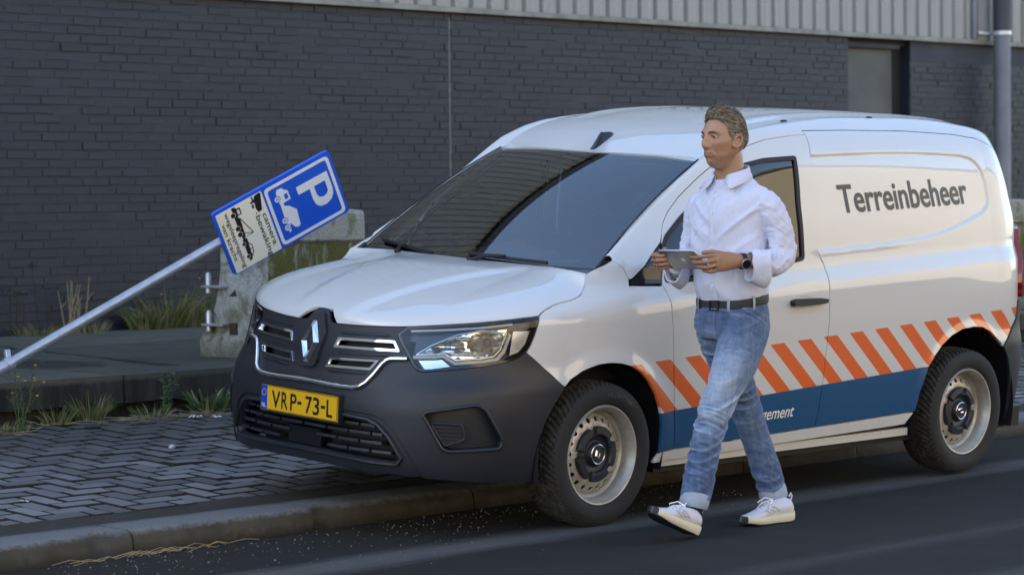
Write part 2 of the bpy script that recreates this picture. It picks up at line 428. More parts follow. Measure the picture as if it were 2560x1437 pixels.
def m_barrier():
    m, t, b = nodes('mossy_concrete'); p = opos(t); xyz = sep(t, p)
    n1 = noise(t, p, 60, 4, .75); n2 = noise(t, p, 6, 6, .7, .5); n3 = noise(t, mapped(t, p, (9, 9, 2.5)), 1, 5, .7)
    col = mixc(t, ramp(t, n1, [(.35, .6), (.6, 0.)]), (.52, .515, .48), (.26, .25, .22))
    nrm = sep(t, t.nodes.new('ShaderNodeTexCoord').outputs['Normal'])
    front = math_(t, 'MULTIPLY', math_(t, 'SUBTRACT', nrm[1], .3), 2, clamp=True)
    capm = math_(t, 'MULTIPLY', math_(t, 'SUBTRACT', .70, xyz[2]), 40, clamp=True)
    moss = math_(t, 'ADD', ramp(t, n2, [(.42, 0.), (.6, .9)]), 0.)
    fm = ramp(t, n3, [(.30, .25), (.46, 1.0)])
    f = math_(t, 'MAXIMUM', math_(t, 'MULTIPLY', math_(t, 'MULTIPLY', front, fm), math_(t, 'ADD', .35, math_(t, 'MULTIPLY', capm, .65))), math_(t, 'MULTIPLY', moss, .8))
    col = mixc(t, f, col, mixc(t, n1, (.055, .055, .010), (.17, .155, .04)))
    lo = math_(t, 'DIVIDE', math_(t, 'SUBTRACT', .10, math_(t, 'ADD', xyz[2], math_(t, 'MULTIPLY', math_(t, 'SUBTRACT', n2, .5), .3))), .08, clamp=True)
    col = mixc(t, math_(t, 'MULTIPLY', lo, .6), col, (.06, .062, .045))
    Lk(t, col, b.inputs['Base Color']); setp(b, rough=.9, spec=.25)
    bump(t, b, math_(t, 'ADD', n1, math_(t, 'MULTIPLY', n2, 2)), .6, .015); return m
M = {}
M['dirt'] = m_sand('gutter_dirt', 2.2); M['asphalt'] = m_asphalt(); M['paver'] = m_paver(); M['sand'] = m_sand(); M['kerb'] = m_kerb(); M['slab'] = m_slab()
M['brick'] = m_brickpaint(); M['clad'] = m_clad(); M['barrier'] = m_barrier()
def rusty(name, base, base2, rough, metal, sc=18):
    m, t, b = nodes(name); p = opos(t); n = noise(t, p, sc, 5, .65)
    Lk(t, mixc(t, ramp(t, n, [(.4, 0.), (.75, 1.)]), base, base2), b.inputs['Base Color'])
    Lk(t, ramp(t, n, [(.3, rough), (.8, min(1, rough + .2))]), b.inputs['Roughness']); setp(b, metal=metal); return m
M['galv'] = rusty('galvanised_steel', (.62, .63, .66), (.46, .47, .50), .34, .75)
M['pipe'] = rusty('grey_pipe', (0.2106, 0.2145, 0.2418), (0.156, 0.1599, 0.1794), .45, 0, 3)
M['pipe_dark'] = rusty('dark_grey_pipe', (0.0585, 0.0624, 0.078), (0.0468, 0.04836, 0.0624), .5, 0, 3)
M['trim'] = rusty('grey_trim', (0.234, 0.2301, 0.2067), (0.1326, 0.1287, 0.1053), .45, .2, 5)
M['door'] = rusty('grey_door', (.088, .088, .083), (.075, .075, .071), .5, 0, 2)
M['joint'] = rusty('grey_sealant', (0.1872, 0.1911, 0.195), (0.117, 0.117, 0.1248), .7, 0, 9)
M['dark'] = simple('dark_gap', (.008, .008, .009), .8)
M['plaster'] = rusty('dark_plaster', (0.04836, 0.05304, 0.06864), (0.039, 0.0429, 0.05616), .7, 0, 2)

# ---- ground, road, pavement
def sheet(name, x0, x1, y0, y1, zf, mat, nx=1, ny=1, parent=None):
    V = [(x0 + (x1 - x0) * i / nx, y0 + (y1 - y0) * j / ny, zf(y0 + (y1 - y0) * j / ny)) for j in range(ny + 1) for i in range(nx + 1)]
    F = [(j * (nx + 1) + i, j * (nx + 1) + i + 1, (j + 1) * (nx + 1) + i + 1, (j + 1) * (nx + 1) + i) for j in range(ny) for i in range(nx)]
    return mesh(name, V, F, mat, parent, False)
tag(sheet('ground', -400, 400, -400, 400, lambda y: -.12, M['sand']), kind='structure')
tag(sheet('road', -90, 70, -.99, 17, lambda y: 0., M['asphalt']), kind='structure')
pavement = tag(sheet('pavement', -30, 12, -4.1, -1.06, lambda y: pav_z(y) - .020, M['sand'], 1, 12), kind='structure')
kerb = empty('kerb', (0, 0, 0), kind='structure')
def kerb_stone(x0, x1, seed, chip=0):
    prof = [(-.800, -.06), (-.806, .0), (-.812, .045), (-.820, .078), (-.834, .095), (-.856, .102), (-.90, .1035), (-.98, .104), (-1.05, .1035), (-1.075, .101), (-1.08, -.06)]
    nx = 34; V = []; F = []
    for i in range(nx + 1):
        x = x0 + (x1 - x0) * i / nx; e = min(i, nx - i)
        for j, (y, z) in enumerate(prof):
            p = np.array((x * 9, y * 9, z * 9 + seed * 7.3)); d = vnoise(p, seed) * .004 + vnoise(p * 3.1, seed) * .002
            ed = .007 if e == 0 else .002 if e == 1 else 0
            yy, zz = y - d - (ed if j < 6 else 0), z + (vnoise(p * .6 + 5, seed) * .003 - ed * .6 if 2 < j < 9 else 0)
            if chip and 2 <= j <= 5:                       # a broken front corner
                k = max(0, 1 - abs(x - (x0 + chip)) / .13); yy -= k * .055 * (.6 + .4 * vnoise(p * 2)); zz -= k * .028
            V.append((x, yy, zz))
    m = len(prof)
    for i in range(nx):
        for j in range(m - 1): F.append((i * m + j, i * m + j + 1, (i + 1) * m + j + 1, (i + 1) * m + j))
    F.append(tuple(range(m))); F.append(tuple(nx * m + j for j in range(m - 1, -1, -1)))
    return V, F
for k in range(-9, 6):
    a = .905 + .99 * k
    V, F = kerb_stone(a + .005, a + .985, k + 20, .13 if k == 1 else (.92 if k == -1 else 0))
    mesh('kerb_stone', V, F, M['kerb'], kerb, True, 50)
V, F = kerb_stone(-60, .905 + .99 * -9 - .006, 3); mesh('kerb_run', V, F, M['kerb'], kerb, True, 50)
# herringbone pavers: every brick its own piece, the 300 that show largest as parts
PL, PWD = .232, .116
cells = []
for i in range(-80, 36):
    for j in range(-36, 0):
        k = (i - j) % 4
        x, y = i * PWD + .02, -1.265 + (j + 1) * PWD
        if k == 0: cells.append((x + PWD, y - PWD / 2, 0))
        elif k == 2: cells.append((x + PWD / 2, y - PWD, 1))
cells = [c for c in cells if c[1] - (PWD if c[2] else PWD / 2) > -3.80 and c[1] + (PWD if c[2] else PWD / 2) < -1.262]
for i in range(-80, 36):       # half bricks close the pattern along the kerb
    j = -1; k = (i - j) % 4
    if k == 3: cells.append((i * PWD + .02 + PWD / 2, -1.265 - PWD / 2, 2))
def paver_mesh(name, lx, ly):
    b = MB(); b.cbox(-lx / 2 + .0045, lx / 2 - .0045, -ly / 2 + .0045, ly / 2 - .0045, -.06, 0, .0075)
    me = bpy.data.meshes.new(name); me.from_pydata(b.v, [], b.f); me.update(); me.materials.append(M['paver']); me.materials.append(M['sand'])
    me.polygons.foreach_set('material_index', [0 if abs(p.normal.z) > .9 else 1 for p in me.polygons]); return me
pm = {0: paver_mesh('paver', PL, PWD), 1: paver_mesh('paver_across', PWD, PL), 2: paver_mesh('paver_half', PWD, PWD)}
def view_key(x, y, z):
    d = Vector((x, y, z)) - CAM; dep = d.dot(FWD)
    u = d.dot(RIGHT) / dep * 6388; v = -d.dot(UPV) / dep * 6388
    seen = abs(u) < 1290 and abs(v) < 725 and not (u > -420 and v < 470 and x < .9)
    return (0 if seen else 1, dep)
cells.sort(key=lambda c: view_key(c[0], c[1], .12))
rest = MB()
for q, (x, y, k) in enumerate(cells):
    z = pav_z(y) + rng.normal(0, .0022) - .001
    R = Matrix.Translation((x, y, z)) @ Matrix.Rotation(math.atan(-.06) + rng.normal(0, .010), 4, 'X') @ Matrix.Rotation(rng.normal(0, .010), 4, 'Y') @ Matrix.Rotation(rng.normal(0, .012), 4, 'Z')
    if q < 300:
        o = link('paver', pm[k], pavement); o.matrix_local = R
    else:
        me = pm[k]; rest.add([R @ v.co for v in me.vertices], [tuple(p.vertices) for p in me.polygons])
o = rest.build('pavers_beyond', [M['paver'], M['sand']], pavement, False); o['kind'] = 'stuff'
o.data.polygons.foreach_set('material_index', [0 if p.normal.z > .9 else 1 for p in o.data.polygons])
mesh('dirt_strip', [(x, y, pav_z(y) - .004 + .004 * vnoise(np.array((x * 3., y * 9, 0)))) for y in (-1.30, -1.24, -1.16, -1.07) for x in np.linspace(-30, 12, 240)], [(j * 240 + i, j * 240 + i + 1, j * 240 + 241 + i, j * 240 + 240 + i) for j in range(3) for i in range(239)], M['dirt'], pavement, True)
# ---- raised concrete platform, its slabs parts
platform = empty('concrete_platform', (0, 0, 0), kind='structure')
def slab(x0, x1, y0, y1, seed):
    b = MB(); nx, ny = 26, 14
    V = []; F = []
    for j in range(ny + 1):
        for i in range(nx + 1):
            x = x0 + (x1 - x0) * i / nx; y = y0 + (y1 - y0) * j / ny
            V.append((x, y, ZS + vnoise(np.array((x * 2.2, y * 2.2, seed))) * .004 - (.008 if i in (0, nx) or j in (0, ny) else 0)))
    for j in range(ny):
        for i in range(nx): F.append((j * (nx + 1) + i, j * (nx + 1) + i + 1, (j + 1) * (nx + 1) + i + 1, (j + 1) * (nx + 1) + i))
    top = len(V); ring = [i for i in range(nx + 1)] + [(j) * (nx + 1) + nx for j in range(1, ny + 1)] + [ny * (nx + 1) + i for i in range(nx - 1, -1, -1)] + [j * (nx + 1) for j in range(ny - 1, 0, -1)]
    low = []
    for r in ring:
        v = V[r]; low.append(len(V)); V.append((v[0], v[1] + (.004 if abs(v[1] - y1) < 1e-6 else 0), .335 + vnoise(np.array((v[0] * 5, v[1] * 5, seed))) * .004))
    n = len(ring)
    for q in range(n): F.append((ring[q], low[q], low[(q + 1) % n], ring[(q + 1) % n]))
    mesh('slab', V, F, M['slab'], platform, True, 45)
xs_ = [-30, -16, -13, -10, -7, -4, -.30, 3.4, 7, 14]
for a, bb in zip(xs_[:-1], xs_[1:]):
    slab(a + .006, bb - .006, -6.30, YS, a); slab(a + .006 + .12, bb - .006 + .12, YW - .02, -6.315, a + 50)
b = MB(); b.box(-30, 14, YW - .05, YS - .075, .05, .338); b.build('plinth', M['slab'], platform, False)

# ---- the dark brick building
ware = empty('warehouse', (-6, YW, ZS), label='long warehouse of dark blue-grey painted brick under pale ribbed cladding', cat='building')
ware_o = Vector((-6, YW, ZS))
def wp(b, name, mat, smooth=False, sharp=40):
    b.v = [tuple(Vector(v) - ware_o) for v in b.v]; return b.build(name, mat, ware, smooth, sharp)
XJ, XD0, XD1, XR = -6.590, -12.075, -12.965, -13.11
b = MB(); b.box(XD0, 26, YW - .4, YW - .0045, 0, ZT + .2); b.box(-40, XR, YW - .4, YW - .0045, 0, ZT + .2); b.box(XR, XD0, YW - .4, YW - .30, 0, ZT + .2)
wp(b, 'wall', M['brick'])
BL, BH = .2375, .0645
def brick_mesh(name, lx):
    g = .0105; x = lx / 2 - g / 2; z = BH / 2 - .0052; c = .0035
    V = [(-x, -.03, -z), (x, -.03, -z), (x, -.03, z), (-x, -.03, z), (-x, -c, -z), (x, -c, -z), (x, -c, z), (-x, -c, z),
         (-x + c, 0, -z + c), (x - c, 0, -z + c), (x - c, 0, z - c), (-x + c, 0, z - c)]
    F = [(8, 9, 10, 11)[::-1]] + [(4 + i, 4 + (i + 1) % 4, 8 + (i + 1) % 4, 8 + i)[::-1] for i in range(4)] + [(i, (i + 1) % 4, 4 + (i + 1) % 4, 4 + i)[::-1] for i in range(4)]
    me = bpy.data.meshes.new(name); me.from_pydata(V, [], F); me.update(); me.materials.append(M['brick']); return me
bfull = brick_mesh('brick', BL); bhalf = brick_mesh('brick_half', BL / 2)
bl = []
rows = int((ZT - .02 - ZS) / BH) + 1
for r in range(rows):
    z = ZT - .012 - (r + .5) * BH
    x = 0.6 + (BL / 2 if r % 2 else 0) + (BL * .25 if r % 4 > 1 else 0)
    while x > -17.5:
        xc = x - BL / 2
        for (a, c_) in ((4, XJ + .009), (XJ - .009, XD0), (XR - .0, -30)):
            l, rr_ = max(xc - BL / 2, c_), min(xc + BL / 2, a)
            if rr_ - l > .05:
                if c_ < -20 and z > 2.765: continue
                bl.append(((l + rr_) / 2, z, rr_ - l))
        x -= BL
def bkey(q):
    d = Vector((q[0], YW, q[1])) - CAM; dep = d.dot(FWD); u = d.dot(RIGHT) / dep * 6388; v = -d.dot(UPV) / dep * 6388
    hid = u > -380 and v > -250
    return (0 if abs(u) < 1280 and abs(v) < 718 and not hid else 1, dep)
bl.sort(key=bkey)
rest = MB()
for q, (x, z, l) in enumerate(bl):
    dy = rng.normal(0, .0022); loc = Vector((x + rng.normal(0, .001), YW + dy, z + rng.normal(0, .0010)))
    R = Matrix.Translation(loc - ware_o) @ Matrix.Rotation(rng.normal(0, .006), 4, 'Z') @ Matrix.Rotation(rng.normal(0, .008), 4, 'Y') @ Matrix.Diagonal(((l - .0105) / (BL - .0105), 1, 1, 1))
    if q < 300:
        o = link('brick', bfull, ware); o.matrix_local = R
    else: rest.add([R @ v.co for v in bfull.vertices], [tuple(p.vertices) for p in bfull.polygons])
o = rest.build('bricks_beyond', M['brick'], ware, False); o['kind'] = 'stuff'
b = MB(); b.box(XJ - .0075, XJ + .0075, YW - .02, YW - .002, ZS, ZT - .05); wp(b, 'expansion_joint', M['joint'])
b = MB(); b.cbox(XD1, XD0 - .02, YW - .16, YW - .12, ZS, 2.90, .003); wp(b, 'door', M['door'])
b = MB(); b.box(XR, XD0, YW - .30, YW - .05, 2.91, ZT); b.box(XR - .0, XD1, YW - .30, YW - .11, ZS, 2.91); wp(b, 'door_frame', M['dark'])
b = MB(); b.box(XD1 - .01, XD0, YW - .06, YW - .035, 2.885, 2.93); wp(b, 'lintel', M['plaster'])
b = MB(); b.box(-40, XR, YW - .006, YW + .004, 2.77, ZT - .004); wp(b, 'plaster_band', M['plaster'])
b = MB()
for (y0, y1, z0, z1) in ((YW - .01, YW + .075, ZT, ZT + .020), (YW + .060, YW + .076, ZT - .012, ZT + .032)):
    b.box(-40, 26, y0, y1, z0, z1)
wp(b, 'trim', M['trim'])
# ribbed steel cladding, one part per rib
RP = .2125; HT = 8.6
prof = [(-RP / 2, .012), (-RP / 2 + .020, .012), (-RP / 2 + .040, .050), (-.045, .050), (-.040, .0475), (-.034, .050), (.030, .050), (.035, .0475), (.040, .050), (RP / 2 - .022, .050), (RP / 2 - .006, .012), (RP / 2, .012)]
V = []; F = []
for (x, y) in prof: V += [(x, y, 0), (x, y, HT - ZT - .035)]
for i in range(len(prof) - 1): F.append((2 * i, 2 * i + 1, 2 * i + 3, 2 * i + 2))
rib = bpy.data.meshes.new('cladding_rib'); rib.from_pydata(V, [], F); rib.update(); rib.materials.append(M['clad'])
k = 0; x = -22.
while x < 25.6:
    o = link('cladding_rib', rib, ware); o.location = Vector((x, YW, ZT + .034)) - ware_o; x += RP; k += 1
b = MB(); b.box(-40, 26, YW - .4, YW - .0, ZT + .2, HT); b.box(-40, -22.1, YW - .1, YW + .03, ZT + .034, HT); wp(b, 'upper_wall', M['clad'])
b = MB(); b.box(-40, 26, YW - .5, YW + .16, HT, HT + .22); wp(b, 'eaves_gutter', M['pipe_dark'])
b = MB(); b.box(-40, 26, YW - 14, YW - .4, 0, HT + .1); wp(b, 'roof', M['pipe_dark'])
# downpipe with its bracket
px, py = -14.47, YW + .20
b = MB(); b.tube([(px, py, ZS - .4), (px, py, ZT + .08)], .087, 24); wp(b, 'downpipe', M['pipe'], True)
b = MB(); b.tube([(px, py, ZT + .08), (px, py, HT)], .094, 24); wp(b, 'upper_downpipe', M['pipe_dark'], True)
b = MB(); b.tube([(px, py, ZT + .085), (px, py, ZT + .125)], .100, 24); b.box(px - .02, px + .30, py - .12, py - .08, ZT + .09, ZT + .12); wp(b, 'bracket', M['galv'], True)
b = MB(); b.tube([(px + .33, YW + .075, ZT + .04), (px + .33, YW + .075, HT)], .026, 12); wp(b, 'conduit', M['pipe'], True)

# ---- the sunlit street front opposite (behind the camera: it lights and mirrors in the van)
def m_fac():
    m, t, b = nodes('cream_render'); p = wpos(t); n = noise(t, p, .35, 4, .6)
    Lk(t, mixc(t, n, (.60, .50, .35), (.72, .62, .46)), b.inputs['Base Color']); setp(b, rough=.8); return m
M['facade'] = m_fac(); M['winglass'] = simple('dark_window', (.03, .04, .05), .08)
opp = empty('building', (0, 19, 0), label='cream rendered building across the street, seen only in reflections', cat='building')
b = MB(); b.box(-60, 45, 0, 12, -.1, 8.5); b.build('wall', M['facade'], opp, False)
b = MB(); b.box(-60.2, 45.2, -.3, 12.2, 8.5, 8.9); b.build('cornice', M['trim'], opp, False)
tag(sheet('footpath', -90, 70, 17.004, 19.2, lambda y: .1, M['slab']), kind='structure')

# ---- side table: half-width y over x stations and z levels (hub-based)
ZL=np.array([-.16,-.05,.10,.25,.40,.55,.66,.705,.73,.795,.82,.86,.95,1.10,1.22,1.32,1.40,1.46])
W =np.array([.850,.885,.905,.917,.922,.926,.9255,.921,.913,.891,.888,.886,.880,.860,.842,.815,.765,.690])
XS=np.array([.40,.1,-.3,-.6,-.9,-1.2,-1.5,-1.9,-2.3,-2.7,-3.0])
# taper (subtract) per station for low (z<=.6), belt(z=.8), high(z=1.3)
LOW=np.array([.030,.010,.004,.002,.0,.0,.0,.0,.002,.010,.022])
BEL=np.array([.30,.130,.035,.014,.005,.001,.0,.001,.006,.020,.036])
HIG=np.array([.60,.50,.30,.185,.082,.024,.0,.001,.010,.030,.050])
def cub(xk,yk,x):
    xk=np.asarray(xk,float);yk=np.asarray(yk,float)
    s=1
    if xk[0]>xk[-1]: xk=xk[::-1];yk=yk[::-1]
    n=len(xk);h=np.diff(xk);d=np.diff(yk)/h
    m=np.empty(n);m[1:-1]=0
    for i in range(1,n-1):
        m[i]=0 if d[i-1]*d[i]<=0 else 3*(h[i-1]+h[i])/((2*h[i]+h[i-1])/d[i-1]+(h[i]+2*h[i-1])/d[i])
    m[0]=d[0];m[-1]=d[-1]
    x=np.asarray(x,float);i=np.clip(np.searchsorted(xk,x)-1,0,n-2)
    t=(np.clip(x,xk[0],xk[-1])-xk[i])/h[i]
    return (2*t**3-3*t**2+1)*yk[i]+(t**3-2*t**2+t)*h[i]*m[i]+(-2*t**3+3*t**2)*yk[i+1]+(t**3-t**2)*h[i]*m[i+1]
XC=.25
def sideY(xx,z):
    ze=z+.042*np.clip(xx+1.5,-1.6,1.3)*np.exp(-((z-.77)/.16)**2)
    w=cub(ZL,W,ze)
    lo=cub(XS,LOW,xx);be=cub(XS,BEL,xx);hi=cub(XS,HIG,xx)
    a=np.clip((z-.60)/.22,0,1);a=a*a*(3-2*a)
    b=np.clip((z-.82)/.48,0,1.3)
    t=np.where(z<.82,lo+(be-lo)*a,be+(hi-be)*b)
    y=w-t
    # arch flares
    for cxx,cz in((0.0,-.005),(-2.716,-.005)):
        r=np.hypot(xx-cxx,z-cz)
        f=np.clip((.50-r)/.10,0,1)
        y=y+.014*f*f*(3-2*f)*np.where(z<.5,1,0)
    return y
ZF=np.array([-.16,-.10,.0,.10,.20,.30,.36,.45,.50,.55,.60,.66,.75])
XF=np.array([.90,.945,.968,.972,.972,.955,.935,.918,.903,.885,.860,.80,.60])
PQ=np.array([2.8,2.85,2.9,2.9,2.85,2.7,2.55,2.35,2.3,2.3,2.3,2.3,2.3])
PP=np.array([2.3,2.35,2.4,2.4,2.4,2.35,2.2,2.1,2.1,2.1,2.1,2.1,2.1])
ZR=np.array([-.16,.0,.25,.5,.75,.95,1.1,1.25,1.35,1.42,1.48])
XR=np.array([-3.42,-3.50,-3.52,-3.48,-3.48,-3.48,-3.43,-3.35,-3.29,-3.24,-3.16])
XRC=-2.95

def _P(u,z):
    """u: 0..1 front arc (0 centre front ->1 at x=XC), 1..2 side XC->XRC, 2..3 rear corner"""
    u=np.asarray(u,float);z=np.asarray(z,float);u,z=np.broadcast_arrays(u,z)
    xf=cub(ZF,XF,z);q=cub(ZF,PQ,z);pp=cub(ZF,PP,z)
    t=np.clip(u,0,1)*np.pi/2
    wc=sideY(np.full_like(z,XC),z)
    fx=XC+(xf-XC)*np.maximum(np.cos(t),0)**(2/pp);fy=wc*np.sin(t)**(2/q)
    xs=XC+(XRC-XC)*np.clip(u-1,0,1);sy=sideY(xs,z)
    tr=np.clip(u-2,0,1)*np.pi/2
    xr=cub(ZR,XR,z);wr=sideY(np.full_like(z,XRC),z)
    rx=XRC-(XRC-xr)*np.sin(tr)**(2/2.6);ry=wr*np.cos(tr)**(2/3.2)
    X=np.where(u<1,fx,np.where(u<=2,xs,rx));Y=np.where(u<1,fy,np.where(u<=2,sy,ry))
    return np.stack([X,Y,z],-1)
_us=np.concatenate([np.linspace(0,1,400)**1.15,[2.0],np.linspace(2,3,200)[1:]])
_q=_P(_us,np.full_like(_us,.35))
_ss=np.concatenate([[0],np.cumsum(np.linalg.norm(np.diff(_q,axis=0),axis=1))])
S1=float(_ss[399]);S2=float(_ss[400]);S3=float(_ss[-1])
def P(s,z):
    s=np.asarray(s,float);z=np.asarray(z,float);s,z=np.broadcast_arrays(s,z)
    q=_P(np.interp(np.abs(s),_ss,_us),z)
    q=q.copy();q[...,1]*=np.where(s<0,-1,1);return q
# ================================================================== THE VAN (own axes: x forward from the front axle, y left, z up from hub height)
BW = Matrix(((1.0, .0198, .0052), (-.0202, .9977, .0644), (-.0040, -.0645, .9979)))
BW = Matrix([Vector(r).normalized() for r in BW])
van = empty('parked_van', label='white panel van with orange stripes and blue band, parked half on the kerb', cat='van')
_o = BW @ Vector((0, .85, -.318))
van.matrix_world = Matrix.Translation(-_o) @ BW.to_4x4()
SX = S1 + .25                                                   # s of x = 0 on the flank
def XS_(x): return SX - x
# ---- materials
def m_paint(name, livery):
    m, t, b = nodes(name); p = opos(t)
    n = noise(t, p, 3.0, 4, .6)
    col = mixc(t, n, (.60, .592, .575), (.635, .628, .612))
    if livery:
        x, y, z = sep(t, p); xn = math_(t, 'MULTIPLY', x, -1.)
        top = math_(t, 'ADD', .384, math_(t, 'MULTIPLY', xn, .0433)); bot = math_(t, 'ADD', .145, math_(t, 'MULTIPLY', xn, .047))
        q = math_(t, 'SUBTRACT', xn, math_(t, 'MULTIPLY', math_(t, 'SUBTRACT', top, z), 1.14))
        ph = math_(t, 'FRACT', math_(t, 'DIVIDE', math_(t, 'ADD', q, -.306 + .1985 * 20), .1985))
        bar = math_(t, 'MULTIPLY', math_(t, 'LESS_THAN', ph, .515), math_(t, 'MULTIPLY', math_(t, 'LESS_THAN', z, top), math_(t, 'GREATER_THAN', z, bot)))
        bar = math_(t, 'MULTIPLY', bar, math_(t, 'GREATER_THAN', q, .10))
        band = math_(t, 'MULTIPLY', math_(t, 'LESS_THAN', z, bot), math_(t, 'GREATER_THAN', xn, .2))
        col = mixc(t, bar, col, (.72, .125, .018)); col = mixc(t, band, col, (.010, .075, .19))
        dust = math_(t, 'MULTIPLY', math_(t, 'DIVIDE', math_(t, 'SUBTRACT', .12, math_(t, 'ADD', z, math_(t, 'MULTIPLY', n, .12))), .25, clamp=True), .10)
        col = mixc(t, dust, col, (.20, .17, .13))
    Lk(t, col, b.inputs['Base Color']); setp(b, rough=.38, spec=.35, coat=1., coatr=.02); b.inputs['Coat IOR'].default_value = 1.6
    return m
def m_plastic(name, base, rough, n_amt=.15):
    m, t, b = nodes(name); p = opos(t); n = noise(t, p, 4, 4, .6); g = noise(t, p, 420, 2, .5)
    Lk(t, mixc(t, n, base, tuple(c * 1.35 for c in base)), b.inputs['Base Color'])
    Lk(t, ramp(t, n, [(.3, rough), (.7, rough + .08)]), b.inputs['Roughness']); setp(b, spec=.5); bump(t, b, g, n_amt, .002); return m
def m_glass(name, tint, ior=1.5, rough=.0):
    m = bpy.data.materials.new(name); m.use_nodes = True; t = m.node_tree; t.nodes.clear()
    o = t.nodes.new('ShaderNodeOutputMaterial'); mx = t.nodes.new('ShaderNodeMixShader'); tr = t.nodes.new('ShaderNodeBsdfTransparent'); gl = t.nodes.new('ShaderNodeBsdfGlossy')
    fr = t.nodes.new('ShaderNodeFresnel'); fr.inputs['IOR'].default_value = ior
    tr.inputs[0].default_value = (*tint, 1); gl.inputs['Roughness'].default_value = rough
    t.links.new(fr.outputs[0], mx.inputs[0]); t.links.new(tr.outputs[0], mx.inputs[1]); t.links.new(gl.outputs[0], mx.inputs[2]); t.links.new(mx.outputs[0], o.inputs[0]); return m
M['white'] = m_paint('white_paint', False); M['livery'] = m_paint('white_paint_with_livery', True)
M['plastic'] = m_plastic('grained_dark_plastic', (.0100, .0118, .0175), .42)
M['gloss_black'] = simple('gloss_black', (.006, .006, .008), .12, spec=.5)
M['matt_black'] = simple('matt_black', (.006, .006, .007), .6)
M['chrome'] = simple('chrome', (.82, .83, .85), .06, 1.)
M['satin'] = simple('satin_metal', (.62, .63, .66), .22, 1.)
M['glass'] = m_glass('window_glass', (.62, .66, .56), 1.8)
M['screen'] = m_glass('windscreen_glass', (.86, .91, .92), 2.4)
M['lens'] = m_glass('lamp_lens', (.86, .88, .92), 1.5)
M['tyre'] = m_plastic('tyre_rubber', (.011, .0108, .0105), .72, .3)
def m_dustyrubber():
    m, t, b = nodes('tread_rubber'); p = opos(t); n = noise(t, p, 26, 4, .7)
    Lk(t, mixc(t, ramp(t, n, [(.35, 0.), (.7, .9)]), (.014, .0135, .013), (.075, .069, .058)), b.inputs['Base Color']); setp(b, rough=.85, spec=.3); return m
M['tread'] = m_dustyrubber()
M['steel_rim'] = rusty('silver_wheel_paint', (.50, .48, .43), (.36, .33, .28), .36, .5, 12)
M['grey_trim_in'] = simple('interior_grey', (.28, .285, .30), .8)
M['dash'] = simple('dashboard_black', (.11, .115, .13), .7)
M['bulkhead'] = simple('bulkhead_cream', (.52, .51, .46), .8)
M['seat'] = simple('seat_fabric', (.07, .07, .078), .9)
M['letter'] = simple('dark_grey_print', (.030, .042, .052), .35, spec=.4)
M['letter_white'] = simple('white_print', (.78, .78, .76), .35)
M['yellow_plate'] = simple('plate_yellow', (.76, .43, .012), .32, coat=.4)
M['black_print'] = simple('black_print', (.008, .008, .008), .4)
M['eu_blue'] = simple('plate_blue', (.010, .045, .42), .35)
M['star'] = simple('plate_star', (.65, .55, .10), .4)
M['drl'] = simple('lamp_white', (.80, .78, .70), .25, spec=.6)
M['reflector'] = simple('lamp_reflector', (.80, .77, .70), .14, 1.)
M['lamp_body'] = simple('lamp_housing', (.010, .020, .065), .18, spec=.5)
M['tail_red'] = simple('tail_red', (.25, .010, .012), .1, coat=1.)
def mir(pl): return [(-a, b) for a, b in reversed(pl)]
def both(half):
    q = half + mir(half); return [p for i, p in enumerate(q) if math.hypot(p[0] - q[i - 1][0], p[1] - q[i - 1][1]) > 1e-5]
# half: runs centre-top -> side -> centre-bottom
GAP = .0036
def panel(name, poly, mat, step=.035, holes=(), off=0., th=.016, sides=(1, -1), parent=None, surf=P, gap=GAP, edge=None):
    res = []
    for s in sides:
        pl = inset(poly, gap) if gap else poly; hs = list(holes)
        if s < 0: pl = mir(pl); hs = [mir(h) for h in hs]
        res.append(patch(name, pl, surf, mat, parent or van, step, hs, off, th, False, edge))
    return res
HL = [(0.4974, 0.5316), (0.5315, 0.567), (0.6623, 0.5813), (0.8482, 0.6021), (0.9925, 0.6191), (1.1148, 0.6307), (1.1082, 0.591), (1.0965, 0.5446), (1.0792, 0.4982), (1.0634, 0.4752), (1.0261, 0.4507), (0.9722, 0.4328), (0.8808, 0.4139), (0.758, 0.3975), (0.6655, 0.3868), (0.6247, 0.383), (0.6009, 0.3893), (0.5811, 0.4119), (0.5553, 0.4555), (0.5265, 0.4926)]
SEAM = [(1.1148, 0.6307), (1.1288, 0.641), (1.159, 0.6531), (1.24, 0.6702), (1.3065, 0.6779), (1.3784, 0.6873), (1.4451, 0.7063), (1.5, 0.7406), (1.5307, 0.7923)]
ARF = [(1.2926, 0.3173), (1.3237, 0.3484), (1.3891, 0.3807), (1.44, .395), (1.4882, 0.4045), (1.54, .4075), (1.5916, 0.405), (1.64, .399), (1.6896, 0.3875), (1.7568, 0.3569), (1.8142, 0.3107), (1.8637, 0.2473), (1.9004, 0.1766), (1.9222, 0.1064), (1.9278, 0.014), (1.9269, -0.0323)]
ARR = [(3.8332, .03), (3.855, .13), (3.9075, 0.2498), (3.9547, 0.3061), (4.013, 0.3567), (4.0913, 0.4011), (4.1821, 0.429), (4.2762, 0.4362), (4.3668, 0.4304), (4.4394, 0.4047), (4.5115, 0.362), (4.5601, 0.3212)]
DF = [(2.0408, -0.016), (2.03, .06), (2.0042, 0.2144), (1.9835, 0.3979), (1.9629, 0.58), (1.9502, 0.6757), (1.9453, 0.7078), (1.938, 0.7329)]
DF2 = [(1.9657, 0.8616), (2.0077, 0.9603), (2.031, 1.001), (2.0792, 1.0492), (2.1678, 1.1177), (2.3056, 1.2092), (2.3652, 1.2454), (2.475, 1.300), (2.5948, 1.3466), (2.7504, 1.3839), (2.951, 1.4059), (3.045, 1.4102)]
